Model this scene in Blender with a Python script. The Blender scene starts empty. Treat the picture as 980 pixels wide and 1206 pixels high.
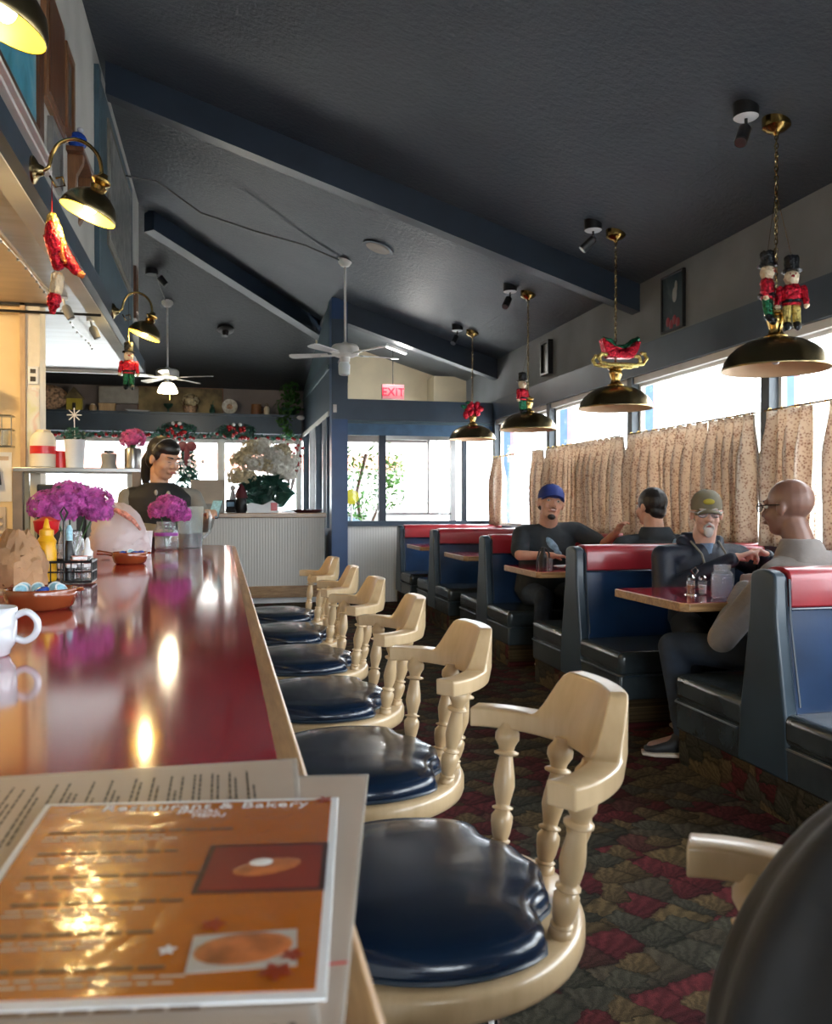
import bpy, math, random
from mathutils import Vector, Matrix, Euler
PI = math.pi
R = math.radians
random.seed(7)
scn = bpy.context.scene
col = scn.collection

# ------------------------------------------------------------------ camera, sky, exposure
cam_d = bpy.data.cameras.new('camera')
cam = bpy.data.objects.new('camera', cam_d)
col.objects.link(cam)
cam_d.sensor_fit = 'HORIZONTAL'; cam_d.sensor_width = 36; cam_d.lens = 36.0
cam_d.clip_start = 0.03; cam_d.clip_end = 300
cam.location = (0, 0, 1.26)
cam.rotation_euler = (R(90 - 0.53), 0, -math.atan(228 / 980))
cam_d.dof.use_dof = True; cam_d.dof.focus_distance = 3.0; cam_d.dof.aperture_fstop = 9.0
scn.camera = cam
scn.view_settings.view_transform = 'Standard'
scn.view_settings.look = 'None'
scn.view_settings.gamma = 1.0
scn.view_settings.use_curve_mapping = False
scn.view_settings.exposure = 0.7
wd = bpy.data.worlds.new('sky'); scn.world = wd; wd.use_nodes = True
wn = wd.node_tree.nodes; wn.clear()
wo = wn.new('ShaderNodeOutputWorld'); wb = wn.new('ShaderNodeBackground')
wb.inputs['Color'].default_value = (0.86, 0.94, 1.0, 1); wb.inputs['Strength'].default_value = 9.0
wd.node_tree.links.new(wb.outputs[0], wo.inputs[0])
cy = scn.cycles
cy.max_bounces = 8; cy.diffuse_bounces = 5; cy.glossy_bounces = 4; cy.transmission_bounces = 6
cy.transparent_max_bounces = 12; cy.sample_clamp_indirect = 6.0; cy.caustics_reflective = False
cy.caustics_refractive = False
cy.use_denoising = True

def light(name, kind, loc, energy, color=(1, 1, 1), rot=None, **kw):
    d = bpy.data.lights.new(name, kind); d.energy = energy; d.color = color
    for k, v in kw.items(): setattr(d, k, v)
    o = bpy.data.objects.new(name, d); o.location = loc
    if rot: o.rotation_euler = rot
    col.objects.link(o); return o

sun = light('sun', 'SUN', (-20, 0, 20), 7.0, (1, 0.95, 0.86), Vector((0.62, -0.08, -0.78)).to_track_quat('-Z', 'Y').to_euler(), angle=R(1))
# light portals in the window openings: they only guide the sampling of the sky
def portal(name, loc, rot, sx, sy):
    o = light(name, 'AREA', loc, 1, rot=rot, shape='RECTANGLE', size=sx, size_y=sy)
    o.data.cycles.is_portal = True
portal('portal_right', (3.68, 3.2, 1.68), (0, R(90), 0), 1.4, 15.2)
portal('portal_back', (-1.6, 14.3, 1.8), (R(-90), 0, 0), 7.0, 1.2)
portal('portal_entry', (2.4, 10.72, 1.55), (R(-90), 0, 0), 2.2, 1.2)
portal('portal_behind', (1.2, -4.1, 1.6), (R(90), 0, 0), 4.4, 1.8)

# ------------------------------------------------------------------ materials
MATS = {}
def nodes(name):
    m = bpy.data.materials.new(name); m.use_nodes = True
    nt = m.node_tree; nt.nodes.clear()
    out = nt.nodes.new('ShaderNodeOutputMaterial'); b = nt.nodes.new('ShaderNodeBsdfPrincipled')
    nt.links.new(b.outputs[0], out.inputs[0])
    MATS[name] = m
    return m, nt, b, out
def N(nt, t, **kw):
    n = nt.nodes.new(t)
    for k, v in kw.items():
        if k in n.inputs: n.inputs[k].default_value = v
        else: setattr(n, k, v)
    return n
def c4(c): return (c[0], c[1], c[2], 1)
def coords(nt, scale=(1, 1, 1), rot=(0, 0, 0)):
    tc = N(nt, 'ShaderNodeTexCoord'); mp = N(nt, 'ShaderNodeMapping')
    mp.inputs['Scale'].default_value = scale; mp.inputs['Rotation'].default_value = rot
    nt.links.new(tc.outputs['Object'], mp.inputs[0]); return mp.outputs[0]
def bump(nt, b, height, strength, dist=0.01):
    bp = N(nt, 'ShaderNodeBump'); bp.inputs['Strength'].default_value = strength; bp.inputs['Distance'].default_value = dist
    nt.links.new(height, bp.inputs['Height']); nt.links.new(bp.outputs[0], b.inputs['Normal']); return bp
def ramp(nt, fac, stops, interp='LINEAR'):
    r = N(nt, 'ShaderNodeValToRGB'); cr = r.color_ramp; cr.interpolation = interp
    while len(cr.elements) < len(stops): cr.elements.new(0.5)
    for e, (p, c) in zip(cr.elements, stops): e.position = p; e.color = c4(c)
    nt.links.new(fac, r.inputs[0]); return r.outputs[0]
def simple(name, c, rough=0.5, metal=0.0, var=0.12, vs=8, bs=0.0, bscale=60, coat=0.0, spec=0.5, emit=None, es=0, sheen=0, scale=(1, 1, 1), sss=0, bdist=0.004, trans=0):
    m, nt, b, out = nodes(name)
    co = coords(nt, scale)
    no = N(nt, 'ShaderNodeTexNoise', Scale=vs, Detail=4)
    nt.links.new(co, no.inputs['Vector'])
    lo = tuple(max(0, x * (1 - var)) for x in c); hi = tuple(min(1, x * (1 + var)) for x in c)
    nt.links.new(ramp(nt, no.outputs[0], [(0.35, lo), (0.65, hi)]), b.inputs['Base Color'])
    b.inputs['Roughness'].default_value = rough; b.inputs['Metallic'].default_value = metal
    b.inputs['Coat Weight'].default_value = coat; b.inputs['Coat Roughness'].default_value = 0.08
    b.inputs['Specular IOR Level'].default_value = spec
    if sheen: b.inputs['Sheen Weight'].default_value = sheen
    if sss:
        b.inputs['Subsurface Weight'].default_value = sss; b.inputs['Subsurface Radius'].default_value = (0.012, 0.004, 0.002)
        b.inputs['Subsurface Scale'].default_value = 1.0
    if emit: b.inputs['Emission Color'].default_value = c4(emit); b.inputs['Emission Strength'].default_value = es
    if trans:
        tl = N(nt, 'ShaderNodeBsdfTranslucent'); nt.links.new(b.inputs['Base Color'].links[0].from_socket, tl.inputs[0])
        mx = N(nt, 'ShaderNodeMixShader'); mx.inputs[0].default_value = trans
        nt.links.new(b.outputs[0], mx.inputs[1]); nt.links.new(tl.outputs[0], mx.inputs[2]); nt.links.new(mx.outputs[0], out.inputs[0])
    if bs:
        n2 = N(nt, 'ShaderNodeTexNoise', Scale=bscale, Detail=5); nt.links.new(co, n2.inputs['Vector'])
        bump(nt, b, n2.outputs[0], bs, bdist)
    return m
def wood(name, c1, c2, rough=0.35, scale=(1, 1, 1), coat=0.3, ws=6, dist=4):
    m, nt, b, out = nodes(name)
    co = coords(nt, scale)
    no = N(nt, 'ShaderNodeTexNoise', Scale=ws, Detail=8, Distortion=dist * 0.3); nt.links.new(co, no.inputs['Vector'])
    n2 = N(nt, 'ShaderNodeTexNoise', Scale=ws * 9, Detail=6); nt.links.new(co, n2.inputs['Vector'])
    mx = N(nt, 'ShaderNodeMath', operation='MULTIPLY_ADD'); mx.inputs[1].default_value = 0.35
    nt.links.new(n2.outputs[0], mx.inputs[0]); nt.links.new(no.outputs[0], mx.inputs[2])
    nt.links.new(ramp(nt, mx.outputs[0], [(0.5, c1), (0.85, c2)]), b.inputs['Base Color'])
    b.inputs['Roughness'].default_value = rough; b.inputs['Coat Weight'].default_value = coat; b.inputs['Coat Roughness'].default_value = 0.15
    bump(nt, b, n2.outputs[0], 0.06, 0.002)
    return m

simple('post_paint', (0.075, 0.09, 0.105), 0.5)
simple('navy_trim', (0.035, 0.058, 0.090), 0.42, vs=3, var=0.15)
simple('navy_dark', (0.012, 0.020, 0.033), 0.5, vs=3)
simple('blue_column', (0.018, 0.060, 0.17), 0.35, vs=3)
simple('beam_paint', (0.018, 0.030, 0.050), 0.42, vs=3, var=0.12)
simple('wall_grey', (0.165, 0.178, 0.19), 0.75, vs=2, bs=0.15, bscale=40)
simple('wall_white', (0.52, 0.52, 0.49), 0.7, vs=2, bs=0.1, bscale=50)
simple('wall_mauve', (0.20, 0.17, 0.17), 0.8, vs=2)
simple('wall_cream', (0.62, 0.53, 0.36), 0.7, vs=2)
simple('wall_kitchen', (0.72, 0.55, 0.30), 0.55, vs=2)
simple('soffit_paint', (0.34, 0.38, 0.44), 0.28, vs=2, scale=(1, 6, 1), var=0.14, bs=0.3, bscale=5)
simple('soffit_lit_warm', (0.56, 0.44, 0.30), 0.4, vs=2, scale=(1, 6, 1), var=0.08)  # soffit tinted tan: warm kitchen light painted into its colour
simple('white_paint', (0.78, 0.78, 0.75), 0.35, var=0.04)
simple('white_gloss', (0.82, 0.83, 0.83), 0.18, var=0.03, coat=0.5)
simple('off_white', (0.74, 0.68, 0.56), 0.5, var=0.08)
simple('teal_paint', (0.055, 0.10, 0.13), 0.45, vs=4)
simple('vinyl_navy', (0.004, 0.014, 0.036), 0.24, vs=4, var=0.25, bs=0.12, bscale=180, coat=0.25, bdist=0.001)
simple('vinyl_end', (0.022, 0.040, 0.058), 0.36, vs=4, var=0.2, bs=0.15, bscale=120, coat=0.15, bdist=0.001)
simple('tube_lit', (1, 1, 1), 0.4, emit=(1, .97, .9), es=3, var=0)
simple('vinyl_seat', (0.030, 0.040, 0.046), 0.27, vs=5, var=0.3, bs=0.35, bscale=22, coat=0.25, bdist=0.006)
simple('vinyl_back', (0.006, 0.026, 0.075), 0.30, vs=3, var=0.3, bs=0.2, bscale=7, coat=0.2, bdist=0.012)
simple('vinyl_red', (0.30, 0.014, 0.022), 0.30, vs=4, var=0.15, bs=0.15, bscale=120, coat=0.25, bdist=0.001)
simple('piping_dark', (0.02, 0.035, 0.055), 0.3)
simple('laminate_red', (0.36, 0.010, 0.028), 0.10, vs=3, var=0.12, coat=0.7)
simple('brass', (0.40, 0.26, 0.085), 0.22, metal=1.0, var=0.2, vs=10)
simple('antique_brass', (0.30, 0.235, 0.12), 0.27, metal=1.0, var=0.25, vs=6)
simple('shade_inside', (0.80, 0.60, 0.40), 0.45, var=0.05)
simple('shade_yellow', (0.85, 0.62, 0.06), 0.4, var=0.03)
simple('bulb_lit', (1, 0.9, 0.6), 0.4, emit=(1.0, 0.85, 0.42), es=24, var=0)
simple('fan_glass_lit', (1, 0.95, 0.8), 0.4, emit=(1.0, 0.86, 0.58), es=5.5, var=0)
simple('frosted_glass', (0.75, 0.82, 0.85), 0.35, var=0.03)
simple('chrome', (0.6, 0.6, 0.6), 0.12, metal=1.0, var=0.03)
simple('steel', (0.42, 0.42, 0.42), 0.3, metal=1.0, var=0.1)
simple('black_metal', (0.010, 0.011, 0.013), 0.35)
simple('black_plastic', (0.012, 0.012, 0.014), 0.4)
simple('black_fabric', (0.0025, 0.0025, 0.003), 0.7, bs=0.5, bscale=14, sheen=0.1, bdist=0.01)
wood('cream_wood', (0.50, 0.35, 0.19), (0.64, 0.47, 0.28), 0.30, (1, 1, 0.25), 0.35)
wood('oak_edge', (0.26, 0.13, 0.05), (0.50, 0.30, 0.13), 0.35, (6, 0.5, 6), 0.4)
wood('oak_edge_x', (0.26, 0.13, 0.05), (0.50, 0.30, 0.13), 0.35, (0.5, 6, 6), 0.4)
wood('dark_wood', (0.085, 0.032, 0.014), (0.17, 0.07, 0.032), 0.35, (4, 4, 0.5))
wood('brown_board', (0.16, 0.07, 0.03), (0.24, 0.11, 0.045), 0.4, (4, 4, 0.5))
wood('tan_wood', (0.42, 0.27, 0.14), (0.55, 0.38, 0.22), 0.5, (4, 4, 0.5))
simple('terracotta', (0.22, 0.050, 0.016), 0.18, var=0.15, coat=0.6)
simple('ceramic', (0.60, 0.63, 0.68), 0.12, coat=0.6, var=0.02)
simple('plastic_white', (0.78, 0.80, 0.82), 0.35, var=0.05)
simple('creamer_blue', (0.30, 0.58, 0.72), 0.35, var=0.2, vs=90)
simple('foil_blue', (0.02, 0.07, 0.38), 0.25, var=0.3, vs=80, bs=0.4, bscale=90)
simple('mustard', (0.80, 0.42, 0.015), 0.3, var=0.05)
simple('red_plastic', (0.60, 0.015, 0.02), 0.3, var=0.08)
simple('jelly_pink', (0.62, 0.26, 0.2), 0.4, var=0.4, vs=60)
simple('paper_bag', (0.40, 0.225, 0.115), 0.75, var=0.22, vs=9, bs=0.9, bscale=9, bdist=0.02)
simple('tissue_white', (0.85, 0.86, 0.88), 0.6, bs=0.6, bscale=30)
simple('petal_magenta', (0.56, 0.11, 0.46), 0.55, var=0.4, vs=40, sheen=0.2, trans=0.4)
simple('petal_pink', (0.72, 0.16, 0.40), 0.55, var=0.3, vs=40, trans=0.4)
simple('petal_dark', (0.12, 0.04, 0.12), 0.6, var=0.4, vs=40)
simple('petal_cream', (0.86, 0.83, 0.74), 0.6, var=0.3, vs=25, trans=0.4)
simple('petal_tan', (0.70, 0.62, 0.44), 0.6, var=0.3, vs=25, trans=0.4)
simple('leaf_dark', (0.03, 0.10, 0.075), 0.4, var=0.4, vs=9, trans=0.4)
simple('leaf_green', (0.05, 0.16, 0.04), 0.5, var=0.4, vs=9, trans=0.4)
simple('leaf_out', (0.10, 0.30, 0.05), 0.5, var=0.4, vs=3)
simple('stem_green', (0.04, 0.10, 0.03), 0.5)
simple('ribbon_purple', (0.25, 0.03, 0.28), 0.4)
simple('pot_grey', (0.30, 0.29, 0.27), 0.6)
simple('paper', (0.62, 0.54, 0.46), 0.5, var=0.04)
simple('paper_white', (0.75, 0.74, 0.72), 0.6, var=0.03)
simple('menu_cream', (0.50, 0.40, 0.32), 0.45, var=0.04, coat=0.6, bs=0.15, bscale=7)
simple('ink', (0.04, 0.035, 0.03), 0.5)
simple('ink_light', (0.55, 0.42, 0.30), 0.4)
simple('ink_brown', (0.10, 0.035, 0.012), 0.4)
simple('photo_red', (0.24, 0.022, 0.008), 0.3, var=0.1, coat=0.7)
simple('photo_border', (0.028, 0.008, 0.008), 0.3)
simple('photo_crust', (0.42, 0.13, 0.04), 0.3, var=0.4, vs=50)
simple('leaf_print_red', (0.30, 0.035, 0.012), 0.3)
simple('menu_edge', (0.52, 0.46, 0.40), 0.25, coat=0.6)
simple('skin', (0.60, 0.32, 0.22), 0.5, var=0.10, vs=12, sss=0.1)
simple('skin_pale', (0.68, 0.42, 0.33), 0.5, var=0.12, vs=12, sss=0.1)
simple('skin_tan', (0.55, 0.31, 0.20), 0.5, var=0.10, vs=12, sss=0.1)
simple('skin_brown', (0.22, 0.115, 0.085), 0.42, var=0.10, vs=12, sss=0.08)
simple('hair_black', (0.012, 0.009, 0.008), 0.45, bs=0.6, bscale=60, scale=(1, 1, 0.2))
simple('hair_grey', (0.50, 0.48, 0.46), 0.7, bs=0.5, bscale=80)
simple('beard_dark', (0.03, 0.02, 0.017), 0.7, bs=0.5, bscale=80)
simple('eye_white', (0.75, 0.73, 0.70), 0.2, var=0)
simple('eye_dark', (0.02, 0.012, 0.008), 0.1)
simple('lip', (0.36, 0.12, 0.10), 0.4)
simple('cap_blue', (0.015, 0.035, 0.20), 0.7)
simple('cap_olive', (0.17, 0.15, 0.10), 0.8)
simple('cap_patch', (0.45, 0.36, 0.04), 0.7)
simple('tee_black', (0.022, 0.028, 0.034), 0.8, bs=0.6, bscale=7, bdist=0.02)
simple('hoodie_grey', (0.225, 0.195, 0.18), 0.9, bs=0.8, bscale=6, bdist=0.025, sheen=0.2)
simple('jacket_navy', (0.010, 0.016, 0.032), 0.55, bs=0.8, bscale=7, bdist=0.02)
simple('jacket_blue', (0.06, 0.10, 0.18), 0.6, bs=0.6, bscale=8, bdist=0.02)
simple('stripe_blue', (0.26, 0.40, 0.54), 0.7)
simple('tee_print', (0.25, 0.38, 0.50), 0.7, var=0.3, vs=30)
simple('tee_blue', (0.14, 0.22, 0.34), 0.8)
simple('denim', (0.014, 0.024, 0.042), 0.8, var=0.3, vs=14, bs=0.5, bscale=10, bdist=0.01)
simple('vest_black', (0.010, 0.011, 0.014), 0.7, bs=0.5, bscale=12, bdist=0.01)
simple('sleeve_grey', (0.22, 0.21, 0.18), 0.8, bs=0.5, bscale=12, bdist=0.01)
simple('shoe_black', (0.012, 0.012, 0.014), 0.6)
simple('shoe_sole', (0.62, 0.52, 0.42), 0.6)
simple('tinsel_red', (0.52, 0.01, 0.03), 0.22, metal=0.65, bs=1.0, bscale=70, vs=70, var=0.6, bdist=0.01)
simple('tinsel_gold', (0.62, 0.50, 0.16), 0.25, metal=0.7, bs=1.0, bscale=70, vs=70, var=0.4, bdist=0.01)
simple('tinsel_green', (0.01, 0.13, 0.06), 0.25, metal=0.6, bs=1.0, bscale=70, vs=70, var=0.5, bdist=0.01)
simple('tinsel_black', (0.01, 0.013, 0.018), 0.25, metal=0.3, bs=1.0, bscale=70, bdist=0.01)
simple('tinsel_cream', (0.72, 0.60, 0.42), 0.4, metal=0.2, bs=0.8, bscale=70, bdist=0.01)
simple('tinsel_orange', (0.75, 0.16, 0.02), 0.4, bs=0.8, bscale=70, bdist=0.01)
simple('berry_red', (0.30, 0.01, 0.015), 0.25)
simple('exit_red', (0.80, 0.02, 0.06), 0.4, emit=(1, 0.02, 0.06), es=0.5)
simple('exit_panel', (0.72, 0.24, 0.27), 0.4)
simple('yellow_sign', (0.75, 0.68, 0.02), 0.5)
simple('brick_pink', (0.60, 0.25, 0.18), 0.8)
simple('concrete', (0.50, 0.49, 0.47), 0.9)
simple('stucco', (0.72, 0.70, 0.66), 0.9)
simple('mural_olive', (0.20, 0.15, 0.07), 0.7, var=0.6, vs=4)
simple('cabinet_grey', (0.19, 0.145, 0.11), 0.5)
simple('plastic_tan', (0.58, 0.48, 0.38), 0.35, var=0.05)
simple('fur_red', (0.10, 0.012, 0.02), 0.6)
simple('coffee', (0.035, 0.003, 0.008), 0.1)
simple('quilt', (0.35, 0.22, 0.14), 0.8, var=0.7, vs=26)
simple('pink_trim', (0.45, 0.20, 0.22), 0.6)
simple('ext_blue', (0.05, 0.12, 0.22), 0.5)

# architectural glass: clear with a Fresnel reflection
def glassy(name, tint=(1, 1, 1), rough=0.0, extra=0.0, diff=None):
    m, nt, b, out = nodes(name)
    nt.nodes.remove(b)
    tr = N(nt, 'ShaderNodeBsdfTransparent'); tr.inputs[0].default_value = c4(tint)
    gl = N(nt, 'ShaderNodeBsdfGlossy'); gl.inputs['Roughness'].default_value = rough
    ge = N(nt, 'ShaderNodeNewGeometry'); dp = N(nt, 'ShaderNodeVectorMath', operation='DOT_PRODUCT')
    nt.links.new(ge.outputs['Incoming'], dp.inputs[0]); nt.links.new(ge.outputs['Normal'], dp.inputs[1])
    ab = N(nt, 'ShaderNodeMath', operation='ABSOLUTE'); nt.links.new(dp.outputs['Value'], ab.inputs[0])
    om = N(nt, 'ShaderNodeMath', operation='SUBTRACT'); om.inputs[0].default_value = 1.0; nt.links.new(ab.outputs[0], om.inputs[1])
    pw = N(nt, 'ShaderNodeMath', operation='POWER'); pw.inputs[1].default_value = 5.0; nt.links.new(om.outputs[0], pw.inputs[0])
    fr = N(nt, 'ShaderNodeMath', operation='MULTIPLY_ADD'); fr.inputs[1].default_value = 0.96; fr.inputs[2].default_value = 0.04; nt.links.new(pw.outputs[0], fr.inputs[0])
    mx = N(nt, 'ShaderNodeMixShader')
    nt.links.new(fr.outputs[0], mx.inputs[0]); nt.links.new(tr.outputs[0], mx.inputs[1]); nt.links.new(gl.outputs[0], mx.inputs[2])
    last = mx
    if diff:
        df = N(nt, 'ShaderNodeBsdfDiffuse'); df.inputs[0].default_value = c4(diff)
        tl = N(nt, 'ShaderNodeBsdfTranslucent'); tl.inputs[0].default_value = c4(diff)
        ad = N(nt, 'ShaderNodeMixShader', ); ad.inputs[0].default_value = 0.5
        nt.links.new(df.outputs[0], ad.inputs[1]); nt.links.new(tl.outputs[0], ad.inputs[2])
        m2 = N(nt, 'ShaderNodeMixShader'); m2.inputs[0].default_value = extra
        nt.links.new(mx.outputs[0], m2.inputs[1]); nt.links.new(ad.outputs[0], m2.inputs[2]); last = m2
    nt.links.new(last.outputs[0], out.inputs[0])
    return m
glassy('window_glass')
glassy('jar_glass', (0.92, 0.95, 0.97), 0.03, 0.16, (0.74, 0.78, 0.84))
glassy('jar_water', (0.93, 0.92, 0.98), 0.0, 0.30, (0.74, 0.72, 0.86))
glassy('clear_plastic', (0.93, 0.96, 0.96), 0.05, 0.28, (0.7, 0.78, 0.8))
glassy('plastic_film', (0.95, 0.95, 0.96), 0.1, 0.62, (0.84, 0.74, 0.76))
glassy('lens_glass', (0.93, 0.95, 0.97), 0.0, 0.1, (0.8, 0.85, 0.9))
glassy('laminate_film', (0.95, 0.95, 0.95), 0.08, 0.25, (0.6, 0.6, 0.6))

def mk_ceiling(name='ceiling_panel', k=1.0):
    m, nt, b, out = nodes(name)
    co = coords(nt)
    n1 = N(nt, 'ShaderNodeTexNoise', Scale=26, Detail=6, Roughness=0.65); nt.links.new(co, n1.inputs['Vector'])
    n2 = N(nt, 'ShaderNodeTexNoise', Scale=1.2, Detail=2); nt.links.new(co, n2.inputs['Vector'])
    br = N(nt, 'ShaderNodeTexBrick'); br.inputs['Scale'].default_value = 0.8; br.inputs['Mortar Size'].default_value = 0.004
    br.inputs['Brick Width'].default_value = 2.4; br.inputs['Row Height'].default_value = 1.0
    nt.links.new(co, br.inputs['Vector'])
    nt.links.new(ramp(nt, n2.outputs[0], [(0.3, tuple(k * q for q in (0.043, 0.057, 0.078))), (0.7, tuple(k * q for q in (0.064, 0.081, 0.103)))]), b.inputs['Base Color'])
    b.inputs['Roughness'].default_value = 0.5
    ad = N(nt, 'ShaderNodeMath', operation='SUBTRACT'); nt.links.new(n1.outputs[0], ad.inputs[0]); nt.links.new(br.outputs['Fac'], ad.inputs[1])
    bump(nt, b, ad.outputs[0], 0.9, 0.014)
mk_ceiling(); mk_ceiling('ceiling_panel_shaded', .42)  # second copy darkened: weaker daylight at back and left painted into the colour

def mk_carpet(name='carpet', upright=False, k=1.0):
    m, nt, b, out = nodes(name)
    co = coords(nt, (7.4, 8.6, 7.4), (0, 0, R(-24)))
    if upright:
        c0 = coords(nt, (1, 1, 1)); s0 = N(nt, 'ShaderNodeSeparateXYZ'); cc = N(nt, 'ShaderNodeCombineXYZ'); nt.links.new(c0, s0.inputs[0])
        nt.links.new(s0.outputs[1], cc.inputs[0]); nt.links.new(s0.outputs[2], cc.inputs[1])
        mq = N(nt, 'ShaderNodeMapping'); mq.inputs['Scale'].default_value = (8, 10, 1); nt.links.new(cc.outputs[0], mq.inputs[0]); co = mq.outputs[0]
    nz = N(nt, 'ShaderNodeTexNoise', Scale=5.5, Detail=3); nt.links.new(co, nz.inputs['Vector'])
    vm = N(nt, 'ShaderNodeVectorMath', operation='MULTIPLY_ADD'); vm.inputs[1].default_value = (0.34, 0.34, 0)
    nt.links.new(nz.outputs['Color'], vm.inputs[0]); nt.links.new(co, vm.inputs[2])
    def leafs(off, sc, rnd):
        mp = N(nt, 'ShaderNodeMapping'); mp.inputs['Location'].default_value = (off, off * .7, 0); mp.inputs['Scale'].default_value = (sc, sc * .8, 1)
        nt.links.new(vm.outputs[0], mp.inputs[0])
        vo = N(nt, 'ShaderNodeTexVoronoi', feature='F1', Randomness=rnd); vo.voronoi_dimensions = '2D'; vo.inputs['Scale'].default_value = 1
        nt.links.new(mp.outputs[0], vo.inputs['Vector'])
        ve = N(nt, 'ShaderNodeTexVoronoi', feature='DISTANCE_TO_EDGE', Randomness=rnd); ve.voronoi_dimensions = '2D'; ve.inputs['Scale'].default_value = 1
        nt.links.new(mp.outputs[0], ve.inputs['Vector'])
        sp = N(nt, 'ShaderNodeSeparateColor'); nt.links.new(vo.outputs['Color'], sp.inputs[0])
        df = N(nt, 'ShaderNodeVectorMath', operation='SUBTRACT'); nt.links.new(mp.outputs[0], df.inputs[0]); nt.links.new(vo.outputs['Position'], df.inputs[1])
        of = N(nt, 'ShaderNodeVectorMath', operation='ADD'); of.inputs[1].default_value = (0.8, 0.35, 0); nt.links.new(df.outputs[0], of.inputs[0])
        sx = N(nt, 'ShaderNodeSeparateXYZ'); nt.links.new(of.outputs[0], sx.inputs[0])
        at = N(nt, 'ShaderNodeMath', operation='ARCTAN2'); nt.links.new(sx.outputs[1], at.inputs[0]); nt.links.new(sx.outputs[0], at.inputs[1])
        ml = N(nt, 'ShaderNodeMath', operation='MULTIPLY'); ml.inputs[1].default_value = 26; nt.links.new(at.outputs[0], ml.inputs[0])
        sn = N(nt, 'ShaderNodeMath', operation='SINE'); nt.links.new(ml.outputs[0], sn.inputs[0])
        mr = N(nt, 'ShaderNodeMapRange'); mr.inputs['From Min'].default_value = -1; mr.inputs['To Min'].default_value = 0.72; mr.inputs['To Max'].default_value = 1.2
        nt.links.new(sn.outputs[0], mr.inputs[0])
        ed = N(nt, 'ShaderNodeMapRange'); ed.inputs['From Max'].default_value = 0.10; ed.inputs['To Min'].default_value = 0.45; ed.inputs['To Max'].default_value = 1.0
        nt.links.new(ve.outputs['Distance'], ed.inputs[0])
        # one side of every leaf is lighter than the other
        gx = N(nt, 'ShaderNodeSeparateXYZ'); nt.links.new(df.outputs[0], gx.inputs[0])
        gr = N(nt, 'ShaderNodeMapRange'); gr.inputs['From Min'].default_value = -.5; gr.inputs['From Max'].default_value = .5; gr.inputs['To Min'].default_value = .6; gr.inputs['To Max'].default_value = 1.35
        nt.links.new(gx.outputs[1], gr.inputs[0])
        mm = N(nt, 'ShaderNodeMath', operation='MULTIPLY'); nt.links.new(mr.outputs[0], mm.inputs[0]); nt.links.new(ed.outputs[0], mm.inputs[1])
        m4 = N(nt, 'ShaderNodeMath', operation='MULTIPLY'); nt.links.new(mm.outputs[0], m4.inputs[0]); nt.links.new(gr.outputs[0], m4.inputs[1])
        return sp, m4, vo
    spA, fA, voA = leafs(0, 1.0, .45); spB, fB, voB = leafs(3.3, 1.35, .6)
    base = ramp(nt, spA.outputs[0], [(0.0, (0.072, 0.012, 0.014)), (0.22, (0.046, 0.036, 0.023)), (0.46, (0.078, 0.052, 0.023)), (0.66, (0.036, 0.032, 0.022)), (0.86, (0.050, 0.018, 0.014))], 'CONSTANT')
    b2 = ramp(nt, spB.outputs[1], [(0.0, (0.038, 0.034, 0.023)), (0.35, (0.070, 0.046, 0.021)), (0.72, (0.064, 0.011, 0.012))], 'CONSTANT')
    pick = N(nt, 'ShaderNodeMath', operation='GREATER_THAN'); pick.inputs[1].default_value = .56; nt.links.new(spB.outputs[0], pick.inputs[0])
    mc = N(nt, 'ShaderNodeMix'); mc.data_type = 'RGBA'; nt.links.new(pick.outputs[0], mc.inputs[0]); nt.links.new(base, mc.inputs[6]); nt.links.new(b2, mc.inputs[7])
    mf = N(nt, 'ShaderNodeMix'); nt.links.new(pick.outputs[0], mf.inputs[0]); nt.links.new(fA.outputs[0], mf.inputs[2]); nt.links.new(fB.outputs[0], mf.inputs[3])
    fz = N(nt, 'ShaderNodeTexNoise', Scale=40, Detail=3); nt.links.new(co, fz.inputs['Vector'])
    fr = N(nt, 'ShaderNodeMapRange'); fr.inputs['To Min'].default_value = 0.5; fr.inputs['To Max'].default_value = 1.5; nt.links.new(fz.outputs[0], fr.inputs[0])
    m3 = N(nt, 'ShaderNodeMath', operation='MULTIPLY'); nt.links.new(mf.outputs[0], m3.inputs[0]); nt.links.new(fr.outputs[0], m3.inputs[1])
    vs = N(nt, 'ShaderNodeVectorMath', operation='SCALE'); nt.links.new(mc.outputs[2], vs.inputs[0]); nt.links.new(m3.outputs[0], vs.inputs['Scale'])
    nt.links.new(vs.outputs[0], b.inputs['Base Color'])
    b.inputs['Roughness'].default_value = 0.95; b.inputs['Specular IOR Level'].default_value = 0.15
    bump(nt, b, fz.outputs[0], 0.5, 0.006)
mk_carpet(); mk_carpet('carpet_riser', True)

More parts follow.
